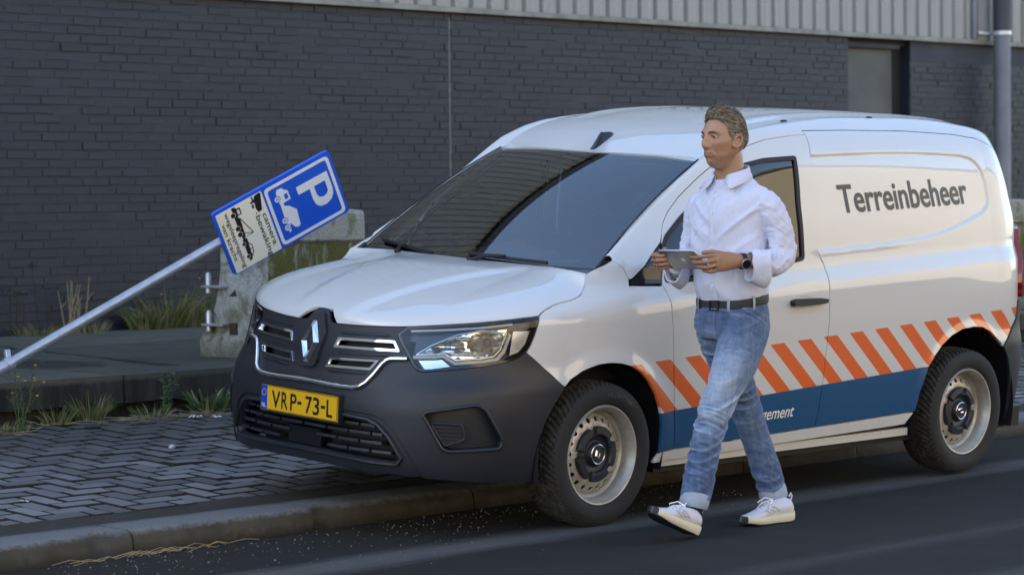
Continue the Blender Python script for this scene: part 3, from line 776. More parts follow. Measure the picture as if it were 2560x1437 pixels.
DR = [(3.0516, 1.401), (3.0224, 1.317), (3.0135, 1.1142), (3.0304, 0.8546), (3.0487, 0.8172), (3.0627, 0.8016), (3.0784, 0.7392), (3.0795, 0.6636), (3.0851, 0.5286), (3.0769, 0.3742), (3.0642, 0.2198), (3.0578, 0.0833), (3.048, 0.0086)]
DTOP = [(1.6826, .8507), (1.80, .925), (1.95, 1.005), (2.05, 1.075), (2.17, 1.150), (2.32, 1.240), (2.45, 1.310), (2.60, 1.372), (2.75, 1.405), (2.95, 1.425), (3.05, 1.428), (3.4, 1.432), (3.9, 1.430), (4.3, 1.415), (4.5, 1.395), (4.65, 1.365), (4.78, 1.33)]
# side flank
fender = HL[9:4:-1] + SEAM[1:] + [(1.6826, .8507), (1.7218, .818), (1.7480, .765), (1.7404, .7383), (1.85, .7345)] + DF[::-1] + [(1.9404, -.0186)] + ARF[::-1] + [(1.2564, .3407), (1.1606, .4071)]
fend = panel('front_wing', fender, M['livery'], .03)
win = [(1.958, .7455), (2.1463, .7467), (2.8036, .8055), (2.9194, .821), (2.9074, 1.0781), (2.9133, 1.3018), (2.8989, 1.3055), (2.7027, 1.294), (2.5637, 1.2679), (2.36, 1.157), (2.1514, 1.0348), (2.02, .945), (1.985, .90)]
win = rounded(win, .02, 3)
doorp = DF + DF2 + DR
doors = panel('front_door', doorp, M['livery'], .035, [win])
for s, d in zip((1, -1), doors):
    wo_, wi_ = inset(win, -.004), inset(win, .016)
    f = (lambda q: q) if s > 0 else mir
    patch('window_seal', f(wo_), P, M['matt_black'], d, .05, [f(wi_)], .003, .02)
    patch('window_glass', f(inset(win, .010)), P, M['glass'], d, .06, (), -.006, .0)
    hx = [(2.776, .633), (2.80, .642), (2.98, .640), (3.034, .634), (3.031, .6165), (3.0, .612), (2.83, .607), (2.782, .6105)]
    patch('handle', f(rounded(hx, .008, 3)), P, M['plastic'], d, .02, (), .034, .022)
    b = MB()
    for hs in (2.80, 3.012):
        q = P(hs, .624); b.box(q[0] - .014, q[0] + .014, (q[1] - .02) * 1, q[1] + .022, .614, .634)
    if s < 0: b.v = [(v[0], -v[1], v[2]) for v in b.v]
    b.build('handle_post', M['plastic'], d, False)
    # the shallow cup behind the handle: a dished rim
    cx_, cz_, rr_ = 2.888, .615, .062
    def cup(a, r, cx_=cx_, cz_=cz_):
        q = P(cx_ + r * np.cos(a), cz_ + r * .62 * np.sin(a)); dd = .001 - .012 * np.clip((.062 - r) / .02, 0, 1); q = q.copy(); q[..., 1] += dd + .0015
        return q
    A = np.linspace(0, 2 * np.pi, 41)[:-1]; V = []; F = []
    for r in (.063, .058, .052, .045, .0):
        V += [tuple(cup(a, r)) for a in A]
    for i in range(4):
        for k in range(40): F.append((i * 40 + k, i * 40 + (k + 1) % 40, i * 40 + 40 + (k + 1) % 40, i * 40 + 40 + k))
    if s < 0: V = [(v[0], -v[1], v[2]) for v in V]
    # sits as a moulded rim ring proud of the skin
    ring = [f_ for f_ in F if max(f_) < 120]
    mesh('handle_cup', V, ring, M['white'], d, True, 60)
DITCH = [(2.9, 1.318), (3.1222, 1.3208), (3.5722, 1.3341), (3.9129, 1.3319), (4.2745, 1.3191), (4.39, 1.300), (4.455, 1.255), (4.494, 1.1831), (4.506, 1.08), (4.4872, 1.0392), (4.43, 1.0054), (4.195, 0.9433), (3.9752, 0.8982), (3.667, 0.8762), (3.0944, 0.8485), (2.9, .842)]
DITCH = rounded(DITCH, [.01, .06, .3, .3, .3, .09, .09, .09, .09, .07, .07, .3, .3, .3, .3, .01], 6)
def P_rec(s, z):
    q = P(s, z); pts = np.stack([np.abs(np.ravel(s)), np.ravel(z)], 1)
    d = polydist(pts, DITCH) * np.where(inpoly(pts, DITCH), 1, -1)
    k = np.clip((d + .002) / .024, 0, 1); k = (k * k * (3 - 2 * k)).reshape(np.shape(s))
    q = q.copy(); q[..., 1] -= np.sign(s) * .0088 * k; return q
side = DR[::-1] + DTOP[10:] + [(4.86, 1.29), (4.93, 1.22), (4.95, 1.1), (4.95, .93), (4.84, .92), (4.81, .87), (4.79, .82), (4.765, .75), (4.742, .6973), (4.7394, .5033), (4.7248, .4576), (4.6703, .4189), (4.5601, .3212)] + ARR[::-1] + [(3.8332, .0279)]
sides_ = panel('side_panel', side, M['livery'], .011, (), 0, .016, surf=P_rec, edge=.011)
panel('sill', [(1.9404, -.0186), (3.8332, .0279), (3.7792, -.0351), (1.8935, -.0706), (1.9269, -.0323)], M['white'], .035, off=-.004)
rb = [(4.5601, .3212), (4.6703, .4189), (4.7248, .4576), (4.7394, .5033), (4.742, .56), (5.3, .50), (5.3, -.1), (4.73, -.12), (4.690, -.05), (4.6768, .0601), (4.6446, .1755), (4.6109, .2507)]
panel('rear_bumper', rb, M['plastic'], .04, off=.006)
tl = [(4.84, .92), (4.81, .87), (4.79, .82), (4.765, .75), (4.742, .6973), (4.7394, .57), (5.10, .54), (5.12, .90), (4.95, .945)]
for o in panel('tail_light', tl, M['tail_red'], .03, off=.022, th=.05): pass
panel('rear_door', [(4.95, .95), (4.95, 1.1), (4.93, 1.22), (4.86, 1.29), (4.78, 1.33), (5.1, 1.37), (S3 - .001, 1.40), (S3 - .001, -.05), (5.3, -.05), (5.3, .5), (5.1, .54), (5.12, .90)], M['white'], .06, th=.01, gap=0)
panel('quarter_trim', [(1.7480, .7415), (1.7715, .7679), (1.9790, .9165), (1.9345, .7379)], M['gloss_black'], .03, off=-.003)
# ---- A pillar and roof rail: lofted from the flank to the screen and roof edge
def glass(a, bb):
    """windscreen: a across -1..1, bb from the base 0 to the header 1"""
    a = np.asarray(a, float); bb = np.asarray(bb, float)
    x0, z0 = .045 - .072 * a * a, .768 + .010 * a * a; x1, z1 = -.800 - .046 * a * a, 1.293 - .013 * a * a
    y = (.772 + (.655 - .772) * bb) * a; bu = .030 * 4 * np.clip(bb, 0, 1) * (1 - np.clip(bb, 0, 1))
    return np.stack([x0 + (x1 - x0) * bb + bu * .53, y, z0 + (z1 - z0) * bb + bu * .85], -1)
def gl_at_x(x):
    t = np.linspace(0, 1, 200); g = glass(np.ones(200), t); return g[np.argmin(np.abs(g[:, 0] - x))]
ROOF_E = [(-.846, .655, 1.280), (-.93, .656, 1.332), (-1.05, .653, 1.385), (-1.2, .648, 1.425), (-1.4, .642, 1.455), (-1.6, .638, 1.473), (-2.0, .634, 1.487), (-2.4, .628, 1.488), (-2.75, .617, 1.476), (-3.0, .600, 1.455), (-3.15, .582, 1.430), (-3.25, .56, 1.405)]
def roof_edge(x):
    xs = [p[0] for p in ROOF_E]; return np.array((x, cub(xs, [p[1] for p in ROOF_E], x), cub(xs, [p[2] for p in ROOF_E], x)))
ex = [-.055, -.20, -.36, -.47, -.60, -.75, -.84, -1.02, -1.18, -1.38, -1.5, -1.85, -2.35, -2.75, -2.95, -3.10, -3.22]
Dl = np.array(densify(DTOP, .05, False)); tD = np.concatenate([[0], np.cumsum(np.linalg.norm(np.diff(np.array(DTOP), axis=0), axis=1))])
tt = np.concatenate([[0], np.cumsum(np.linalg.norm(np.diff(Dl, axis=0), axis=1))])
exi = np.interp(tt, tD, ex)
rail_V = []; nb = 9
for (s_, z_), x_ in zip(Dl, exi):
    D = P(s_, z_); T = P(s_, z_ + .01) - P(s_, z_ - .01); T /= np.linalg.norm(T)
    E = gl_at_x(x_) if x_ > -.845 else roof_edge(x_)
    L = np.linalg.norm(E - D); Ct = D + T * L * .62
    rail_V += [tuple((1 - k / nb) ** 2 * D + 2 * (k / nb) * (1 - k / nb) * Ct + (k / nb) ** 2 * E) for k in range(nb + 1)]
rail_F = [(i * (nb + 1) + k, (i + 1) * (nb + 1) + k, (i + 1) * (nb + 1) + k + 1, i * (nb + 1) + k + 1) for i in range(len(Dl) - 1) for k in range(nb)]
band = [(1.6826, .8507), (1.7218, .818), (1.7480, .765), (1.7675, .7690)] + [(1.9812, .9205)] + DF2[1:] + [(3.05, 1.428)] + DTOP[9:0:-1]
for s in (1, -1):
    V = [(v[0], v[1] * s, v[2]) for v in rail_V]; F = rail_F if s > 0 else [f[::-1] for f in rail_F]
    o = mesh('roof_rail', V, F, M['white'], van, True, 60)
    patch('pillar', band if s > 0 else mir(band), P, M['white'], o, .03, (), 0, .01)
# ---- roof
zc_x = [-.80, -.90, -1.0, -1.2, -1.5, -1.8, -2.1, -2.5, -2.9, -3.15, -3.30]
zc_z = [1.2945, 1.352, 1.396, 1.450, 1.500, 1.517, 1.521, 1.516, 1.496, 1.470, 1.435]
def roof(a, l):
    a = np.asarray(a, float); l = np.asarray(l, float)
    x = -.80 - l - .046 * a * a * np.clip(1 - l / .5, 0, 1)
    ye = cub([p[0] for p in ROOF_E], [p[1] for p in ROOF_E], x); ze = cub([p[0] for p in ROOF_E], [p[2] for p in ROOF_E], x); zc = cub(zc_x, zc_z, x)
    k = np.abs(a); z = zc - (zc - ze) * k ** 2.4
    rib = .010 * np.exp(-((k - .80) / .07) ** 2) * np.clip((l - .35) / .25, 0, 1) - .006 * np.exp(-((k - .60) / .09) ** 2) * np.clip((l - .35) / .25, 0, 1)
    rib = rib * np.clip((2.35 - l) / .2, 0, 1)
    return np.stack([x, ye * a, z + rib], -1)
def roof_m(y, l): return roof(np.asarray(y) / .65, l)
rf = patch('roof', [(-.65, 0), (-.65, 2.44), (.65, 2.44), (.65, 0)], roof_m, M['white'], van, .035, (), 0, .012)
for s in (1, -1):
    for x_ in (-1.49, -2.17):
        q = roof_edge(x_); b = MB(); b.sphere((q[0], (q[1] - .012) * s, q[2] + .004), (.026, .011, .006), 14, 6); b.build('roof_plug', M['gloss_black'], rf)
# shark-fin aerial
def rz_(x): return float(cub(zc_x, zc_z, x))
V = []; F = []
secs = [(-.815, .014, .012, .004), (-.828, .020, .010, .012), (-.850, .023, .007, .030), (-.868, .024, .0045, .045), (-.877, .024, .004, .0475), (-.888, .024, .004, .040), (-.905, .023, .005, .032), (-.930, .020, .006, .022), (-.948, .014, .006, .012), (-.955, .007, .004, .004)]
for x, wb, wt, h in secs:
    z = rz_(x) - .003; V += [(x, wb, z), (x, wb * .96, z + .004), (x, wt, z + h + .003), (x, -wt, z + h + .003), (x, -wb * .96, z + .004), (x, -wb, z)]
for i in range(len(secs) - 1): F += [(6 * i + k, 6 * i + k + 1, 6 * i + 7 + k, 6 * i + 6 + k) for k in range(5)]
F += [tuple(range(6)), tuple(6 * (len(secs) - 1) + k for k in range(5, -1, -1))]
mesh('aerial', V, F, M['gloss_black'], rf, True, 35)
# ---- windscreen
G1 = lambda a, b_: glass(np.asarray(a) / .74, np.asarray(b_) / .98)
wsq = rounded([(-.733, -.08), (.733, -.08), (.733, .972), (-.733, .972)], [.0, .0, .02, .02], 3)
ws = patch('windscreen', wsq, G1, M['screen'], van, .05, (), .002, 0)
fr = rounded([(-.645, .075), (.645, .075), (.672, .905), (.60, .91), (.10, .91), (.075, .80), (-.075, .80), (-.10, .91), (-.60, .91), (-.672, .905)], [.09, .09, .03, .01, .02, .02, .02, .02, .01, .03], 5)
patch('windscreen_frit', wsq, G1, M['gloss_black'], ws, .05, [fr], -.002, .0)
for sg in (1, -1):
    b = MB(); b.tube([tuple(glass(sg * 1.0, t) + np.array((.004, .002 * sg, .006))) for t in np.linspace(0, 1, 20)], .0035, 6); b.build('windscreen_seal', M['matt_black'], ws)
cb = MB()
for i in range(25):
    a = -1 + 2 * i / 24
    p0 = glass(a, .045); cb.v += [tuple(p0 + np.array((.0, 0, .004))), (p0[0] + .10, p0[1] * .955, .744 - .03 * a * a), (p0[0] + .10, p0[1] * .95, .69)]
    if i: k = 3 * i; cb.f += [(k - 3, k - 2, k + 1, k), (k - 2, k - 1, k + 2, k + 1)]
cb.build('cowl', M['plastic'], van)
def on_glass(a, b_, h): g = glass(a, b_); return Vector(g) + Vector((.53, 0, .85)) * h
for (a0, b0, a1, b1, a2, b2) in ((-.60, .02, -.86, .085, -.28, .045), (.08, .02, .02, .070, .66, .050)):
    b = MB(); piv = on_glass(a0, b0, .018)
    mid = on_glass((a1 + a2) / 2, (b1 + b2) / 2 , .030)
    b.tube([piv, piv.lerp(mid, .5) + Vector((.012, 0, .012)), mid], [.011, .009, .006], 8)
    b.tube([on_glass(a1 + (a2 - a1) * k / 10, b1 + (b2 - b1) * k / 10, .016) for k in range(11)], .0085, 6); b.sphere(tuple(piv), .017, 10, 6)
    b.build('wiper', M['matt_black'], van)
# ---- bonnet: a Coons patch between its leading edge, side seams and the screen
CN = np.array([(.892, 0, .548), (.886, 0, .570), (.868, 0, .590), (.842, 0, .606), (.79, 0, .630), (.70, 0, .664), (.55, 0, .706), (.35, 0, .750), (.10, 0, .786), (-.03, 0, .800)])
FE = np.array([P(s, z) for s, z in [(0., .5495), (.1443, .5512), (.2694, .5538), (.4166, .560), (.5305, .5675), (.6623, .5818), (.8482, .6026), (.9925, .6196), (1.1148, .6312)]])
SE = np.array([P(s, z) for s, z in SEAM])
RE = np.array([(-.03, 0, .800), (-.028, .25, .8005), (-.018, .5, .7995), (.004, .68, .796), tuple(SE[-1])])
def along(C_, t):
    d = np.concatenate([[0], np.cumsum(np.linalg.norm(np.diff(C_, axis=0), axis=1))]); d /= d[-1]
    return np.stack([cub(d, C_[:, i], t) for i in range(3)], -1)
# parameterise centre and seam alike: both by distance from the front
def bonnet(a, l):
    a = np.asarray(a, float); l = np.asarray(l, float); s = np.clip(np.abs(a) / .90, 0, 1); t = np.clip(l / .96, 0, 1)
    F_, R_, C_, S_ = along(FE, s), along(RE, s), along(CN, t), along(SE, t)
    w_ = (s ** 2.2)[..., None]; t_ = t[..., None]
    c00, c01, c10, c11 = FE[0], RE[0], FE[-1], RE[-1]
    q = (1 - t_) * F_ + t_ * R_ + (1 - w_) * C_ + w_ * S_ - ((1 - w_) * ((1 - t_) * c00 + t_ * c01) + w_ * ((1 - t_) * c10 + t_ * c11))
    y = np.abs(q[..., 1]); yr = .17 + .26 * t; k = np.clip((yr + .05 - y) / .09, 0, 1); k = k * k * (3 - 2 * k)
    q[..., 2] += .011 * k * np.clip(t / .15, 0, 1) * np.clip((1.02 - t) / .25, 0, 1)
    ln = .016 * np.sin(np.pi * np.clip((s - .55) / .45, 0, 1)) * np.sin(np.pi * np.clip(t, 0, 1)) ; q[..., 2] += ln
    q[..., 1] *= np.where(a < 0, -1, 1); return q
hump = [(.103 / .78 * .90 * .78, .0), (.049, .068), (-.049, .068), (-.103, .0)]
hood_poly = [(-.898, .003), (-.898, .957), (.898, .957), (.898, .003), (.108, .003), (.100, .012), (.056, .060), (.046, .066), (-.046, .066), (-.056, .060), (-.100, .012), (-.108, .003)]
hood_poly = hood_poly[::-1]
bon = patch('bonnet', hood_poly, bonnet, M['white'], van, .026, (), .002, .014)
# ---- front end
CH = [(0, .2975), (.0722, .2965), (.16, .2935), (.2372, .2925), (.2874, .2945), (.327, .3015), (.3617, .322), (.4011, .359), (.4496, .4072), (.470, .4215), (.4892, .4285), (.5666, .4330)]
fogp = rounded([(.6475, .205), (.6603, .2205), (.8834, .2575), (.925, .2368), (1.0117, .1054), (1.002, .0677), (.7672, .0552), (.74, .0674)], .015, 3)
intake = [(0, .158), (.26, .163), (.3571, .158), (.4153, .1416), (.474, .0953), (.539, .0156), (.524, -.0035), (.42, -.004), (.263, .0025), (0, .0060)]
LOWB = [(0, .197), (.2359, .1955), (.4, .190), (.4494, .1745), (.4894, .1482), (.5702, .058), (.6605, -.0646)]
BOT = [(.6605, -.0646), (.4144, -.0634), (.2602, -.0596), (0, -.056)]
grille_half = [(0, .608), (.046, .606), (.056, .600), (.104, .5545), (.1443, .5495), (.2694, .5522), (.4166, .5575), (.527, .5640), (.4974, .5316), (.5265, .4926), (.5553, .4555), (.5666, .4385)] + CH[::-1]
slot_u = [(.1905, .4935), (.168, .4500), (.5261, .4600), (.4965, .5035)]
slot_l = [(.1423, .4066), (.1115, .3646), (.3793, .3727), (.4278, .4167)]
slots = [slot_u, slot_l]
hs = []
for sl_ in slots: q = rounded(inset(sl_, .007), .006, 2); hs += [q, mir(q)]
gr = patch('grille', both(grille_half), P, M['plastic'], van, .03, hs, .0, .02)
for sl_ in slots:
    for f in ((lambda q: q), mir):
        patch('grille_slot', f(rounded(inset(sl_, -.001), .008, 2)), P, M['chrome'], gr, .05, [f(rounded(inset(sl_, .0095), .006, 2))], .005, .028)
        patch('slot_back', f(inset(sl_, .004)), P, M['matt_black'], gr, .06, (), -.05, 0)
# horizontal relief bars across the grille
for (za, sa, sb) in ((.515, .19, .47), (.432, .20, .49), (.349, .13, .36)):
    for f in (1, -1):
        b = MB(); b.tube([tuple(P(f * (sa + (sb - sa) * k / 12), za + .010 * k / 12) + np.array((.001, 0, 0))) for k in range(13)], [.002] + [.007] * 11 + [.002], 6); b.build('grille_bar', M['plastic'], gr)
es = [(.030, .590), (.046, .585), (.098, .52), (.103, .49), (.056, .366), (.040, .353), (0, .351)]
esp = both([(0, .592)] + es); esp = rounded(esp, .010, 3)
bd = patch('badge_panel', esp, P, M['plastic'], gr, .02, (), .016, .02)
# diamond badge: four bevelled bars
ez = .464
def bp(y, z, h): q = P(y, z); return q + np.array((.016 + h, 0, 0))
outer = [(.018, .090), (.080, .0), (.018, -.090), (-.018, -.090), (-.080, .0), (-.018, .090)]
midr = [(.010, .068), (.054, .0), (.010, -.068), (-.010, -.068), (-.054, 0), (-.010, .068)]
inner = [(.003, .046), (.028, .0), (.003, -.046), (-.003, -.046), (-.028, 0), (-.003, .046)]
V = [tuple(bp(y, ez + z, .0)) for y, z in outer] + [tuple(bp(y, ez + z, .004)) for y, z in outer] + [tuple(bp(y, ez + z, .017)) for y, z in midr] + [tuple(bp(y, ez + z, .003)) for y, z in inner]
F = [(r * 6 + i, r * 6 + (i + 1) % 6, r * 6 + 6 + (i + 1) % 6, r * 6 + 6 + i)[::-1] for r in range(3) for i in range(6)]
mesh('diamond_badge', V, F, M['chrome'], bd, False)
b = MB(); b.tube([tuple(P(f_ * s, z) + np.array((.006, 0, 0))) for f_, L_ in ((-1, CH[::-1]), (1, CH[1:])) for s, z in L_], .0115, 10); b.build('chrome_strip', M['chrome'], gr)
main_half = [(0, CH[0][1] - .004)] + [(s, z - .004) for s, z in CH[1:]] + [(.5811, .4119), (.6009, .3893), (.6247, .383), (.6655, .3868), (.758, .3975), (.8808, .4139), (.9722, .4328), (1.0261, .4507), (1.0634, .4752), (1.1606, .4071), (1.2564, .3407), (1.2926, .3173)]
def s_of_x(x, z):
    ss = np.linspace(.9, SX, 300); q = P(ss, np.full(300, z)); return float(ss[np.argmin(np.abs(q[:, 0] - x))])
for z_ in (.25, .18, .10, .02, -.05, -.0877): main_half.append((s_of_x(math.sqrt(max(.405 ** 2 - z_ * z_, .01)), z_), z_))
main_half += [(1.00, -.083), (.8846, -.0764), (.76, -.070)] + LOWB[::-1]
bm_ = patch('bumper', inset(both(main_half), .001), P, M['plastic'], van, .03, [fogp, mir(fogp)], .0, .03)
lw_half = LOWB + BOT[1:]
lw = patch('lower_bumper', inset(both(lw_half), .003), P, M['plastic'], van, .03, [both(intake)], -.006, .035)
# the raised lip round the lower intake
b = MB(); lip = both([(0, .170), (.26, .174), (.37, .169), (.425, .150), (.486, .101), (.552, .016), (.534, -.0135), (.42, -.0145), (.263, -.008), (0, -.0045)])
lp = [tuple(P(s, z) + np.array((.000, 0, 0))) for s, z in densify(lip, .04)]; b.tube(lp + [lp[0]], .0095, 7, False); b.build('intake_lip', M['plastic'], lw)
patch('intake_back', inset(both(intake), -.01), P, M['matt_black'], lw, .08, (), -.085, 0)
for r_, z_ in enumerate((.140, .105, .068, .030)):
    wdt = (.40, .44, .47, .49)[r_]; n = 7; st = .127
    for i in range(-n, n + 1):
        c_ = i * st + (st / 2 if r_ % 2 else 0)
        a_, e_ = max(c_ - .057, -wdt), min(c_ + .057, wdt)
        if e_ - a_ < .04 or (r_ > 1 and abs(c_) < .10): continue
        zz = z_ - .0
        pts = [(a_ + (e_ - a_) * k / 3, zz) for k in range(4)]
        V = []; F = []
        for s_, z0 in pts:
            q = P(s_, z0)
            V += [tuple(q + np.array((-.014, 0, .008))), tuple(q + np.array((-.012, 0, -.004))), tuple(q + np.array((-.075, 0, -.012))), tuple(q + np.array((-.075, 0, .004)))]
        for k in range(3):
            for j in range(4): F.append((4 * k + j, 4 * k + (j + 1) % 4, 4 * k + 4 + (j + 1) % 4, 4 * k + 4 + j))
        F += [(0, 3, 2, 1), (12, 13, 14, 15)]
        mesh('intake_slat', V, F, M['plastic'], lw, False)
patch('radar_cover', [(-.085, .012), (.085, .012), (.085, .088), (-.085, .088)], P, M['gloss_black'], lw, .04, (), -.02, .03)
for f in ((lambda q: q), mir):
    fp = f(inset(fogp, -.006)); s_mid = .83 if f(fogp)[0][0] > 0 else -.83
    b_ = patch('fog_pocket', fp, P, M['plastic'], bm_, .05, (), -.050, 0)
    fl = densify(f(fogp), .03); V = []; F = []; n = len(fl)
    for s_, z_ in fl:
        q0 = P(s_, z_); c_ = np.array((s_mid, .15)); s2, z2 = (np.array((s_, z_)) * .9 + c_ * .1); q1 = P(s2, z2)
        nn = np.array((.72, .69 * np.sign(s_), 0)); V += [tuple(q0 + nn * .002), tuple(q1 - nn * .05)]
    F = [(2 * i, 2 * ((i + 1) % n), 2 * ((i + 1) % n) + 1, 2 * i + 1) for i in range(n)]
    mesh('fog_pocket_wall', V, F, M['plastic'], bm_, True, 50)
    rim = [tuple(P(s, z) + np.array((.001, 0, 0))) for s, z in fl]; b = MB(); b.tube(rim + [rim[0]], .0085, 7, False); b.build('fog_pocket_rim', M['plastic'], bm_)
    vp = f(rounded([(.6794, .1732), (.8234, .1697), (.841, .1072), (.7525, .0757)], .012, 3))
    patch('fog_vent', vp, P, M['matt_black'], bm_, .04, (), -.022, .03)
    vr = [tuple(P(s, z) - np.array((.0145, .0145 * np.sign(s), 0))) for s, z in densify(vp, .03)]; b = MB(); b.tube(vr + [vr[0]], .005, 6, False); b.build('vent_rim', M['plastic'], bm_)
    for k in range(5):
        z_ = .158 - .016 * k; sg = np.sign(s_mid); a_ = .700 + .006 * k * 1.6; pts = [tuple(P(sg * (a_ + (.822 - a_) * j / 5), z_) - np.array((.014, .014 * sg, 0))) for j in range(6)]
        b = MB(); b.tube(pts, .0045, 5); b.build('vent_slat', M['plastic'], bm_)
# maker's word pressed in the grille foot, number plate
V, F = text_mesh('RENAULT', .0175, .118)
V3 = [tuple(P(x - .034, .318 + y) + np.array((.004, 0, 0))) for x, y in V]
mesh('maker_lettering', V3, [f for f in F], simple('grey_print', (.055, .056, .06), .35), gr, False)
b = MB(); bx = [(-.062, .3395), (.098, .3395), (.112, .309), (-.062, .309)]
plate = empty('number_plate'); plate.parent = van; plate.location = (.985, 0, .196); plate.rotation_euler = (0, math.radians(-1), 0)
def flat(name, poly, x0, x1, mat, parent, r=0., n=3):
    q = rounded(poly, r, n) if r else poly; k = len(q)
    if area2(q) < 0: q = q[::-1]
    V = [(x0, y, z) for y, z in q] + [(x1, y, z) for y, z in q]
    F = [tuple(range(k - 1, -1, -1)), tuple(range(k, 2 * k))] + [(i, (i + 1) % k, k + (i + 1) % k, k + i) for i in range(k)]
    return mesh(name, V, F, mat, parent, True, 35)
rect = lambda a, b_, c, d: [(a, c), (b_, c), (b_, d), (a, d)]
flat('plate_holder', rect(-.268, .268, -.064, .062), -.03, -.001, M['matt_black'], plate, .008)
flat('plate_yellow', rect(-.26, .26, -.055, .055), -.004, .002, M['yellow_plate'], plate, .008)
flat('plate_band', rect(-.259, -.217, -.054, .054), .0, .0026, M['eu_blue'], plate, .006)
b = MB()
for (yy, zz, hw, hh) in ((0, .0522, .255, .0012), (0, -.0522, .255, .0012), (.2565, 0, .0012, .049)): b.box(.0018, .0032, yy - hw, yy + hw, zz - hh, zz + hh)
b.build('plate_border', M['black_print'], plate, False)
def print_yz(name, txt, y0, z0, h, wdt, x, mat, parent, bold=0.):
    V, F = text_mesh(txt, h, wdt, bold); return mesh(name, [(x, y0 + a, z0 + c) for a, c in V], F, mat, parent, False)
for (t_, y0, wd) in (('V', -.184, .058), ('R', -.117, .044), ('P', -.056, .042), ('7', .046, .044), ('3', .097, .043), ('L', .188, .040)):
    print_yz('plate_character', t_, y0, -.039, .078, wd, .0034, M['black_print'], plate, .012)
b = MB(); b.box(.0028, .0034, -.007, .020, -.007, .006); b.box(.0028, .0034, .151, .178, -.007, .006); b.build('plate_dash', M['black_print'], plate, False)
print_yz('plate_country', 'NL', -.2515, -.044, .020, .027, .0032, M['letter_white'], plate, .005)
b = MB()
for k in range(12): a = k * math.pi / 6; b.sphere((.0028, -.238 + .0135 * math.cos(a), .022 + .0135 * math.sin(a)), (.0006, .0023, .0023), 6, 4)
b.build('plate_stars', M['star'], plate)
# headlights
for f in ((lambda q: q), mir):
    sg = 1 if f(HL)[0][0] > 0 else -1
    h = patch('headlight', f(inset(rounded(HL, .008, 2), .003)), P, M['lens'], van, .03, (), .003, .0)
    patch('lamp_rim', f(inset(rounded(HL, .008, 2), .0015)), P, M['gloss_black'], h, .04, [f(inset(rounded(HL, .008, 2), .010))], .001, .05)
    patch('lamp_housing', f(inset(HL, -.004)), P, M['lamp_body'], h, .04, (), -.052, 0)
    refl = [(.6095, .450), (.7048, .513), (.8102, .5566), (.962, .5719), (.9586, .5091), (.9264, .4698), (.88, .452), (.7718, .4405), (.70, .455)]
    def bowl(s, z, sg=sg):
        q = P(s, z); c1 = np.hypot((np.abs(s) - .89) / .085, (z - .510) / .05); c2 = np.hypot((np.abs(s) - .73) / .07, (z - .487) / .035)
        dd = .020 + .045 * np.maximum(np.clip(1 - c1 ** 2, 0, 1), .75 * np.clip(1 - c2 ** 2, 0, 1)); q = q.copy()
        q[..., 0] -= dd * .62; q[..., 1] -= dd * .78 * sg
        st = (np.floor(z / .009) % 2) * .003; q[..., 0] -= st; return q
    patch('lamp_reflector', f(refl), bowl, M['reflector'], h, .009, (), 0, 0)
    b = MB()
    for s_, z_, r_ in ((.89, .510, .019), (.73, .487, .013)):
        q = P(sg * s_, z_); b.sphere((q[0] - .034, q[1] - .040 * sg, q[2]), r_, 14, 9)
    b.build('lamp_bulb', M['lens'], h)
    def strip(pts, r, off): return [tuple(P(sg * s, z) - np.array((off * .62, off * .78 * sg, 0))) for s, z in densify(pts, .02, False)]
    b = MB(); b.tube(strip([(.5572, .5477), (.6684, .5582), (.8546, .5766), (.9829, .5941)], 0, .014), .0052, 7); b.build('light_blade', M['drl'], h)
    b = MB(); b.tube(strip([(.5894, .4406), (.6867, .4466), (.7129, .4529), (.7649, .4235), (.8796, .4353), (.9376, .4462), (.9632, .4786), (.9799, .5534)], 0, .010), .0078, 8); b.build('light_guide', M['drl'], h)
    b = MB(); b.tube(strip([(.600, .452), (.6905, .459), (.7145, .465), (.7675, .437), (.8740, .448), (.9240, .458), (.9470, .487), (.9640, .556), (.86, .567), (.76, .545), (.66, .494), (.600, .452)], 0, .012), .0028, 6); b.build('lamp_edge', M['satin'], h)
    patch('indicator', f([(.604, .432), (.686, .438), (.705, .441), (.742, .415), (.66, .402), (.63, .400)]), P, M['reflector'], h, .012, (), -.022, .01)
    patch('side_marker', f([(1.0, .565), (1.085, .565), (1.07, .51), (1.04, .475), (1.0, .462)]), P, M['satin'], h, .03, (), -.03, .0)
# livery lettering
V, F = text_mesh('Terreinbeheer', .139, 1.092, .016)
Tm = []
for x, y in V:
    s_ = SX + 1.643 + x + .012 * (1 - y / .139) * 2.4; Tm.append(tuple(P_rec(np.array([s_]), np.array([1.037 + .0277 * x + y]))[0] + np.array((0, .0025, 0))))
mesh('lettering', Tm, F, M['letter'], sides_[0], False)
V, F = text_mesh('management', .060, .395, .008)
mesh('lettering', [tuple(P(SX + 1.308 - .395 + x + .22 * y, .0705 + .008 * x / .4 + y) + np.array((0, .0022, 0))) for x, y in V], F, M['letter_white'], doors[0], False)
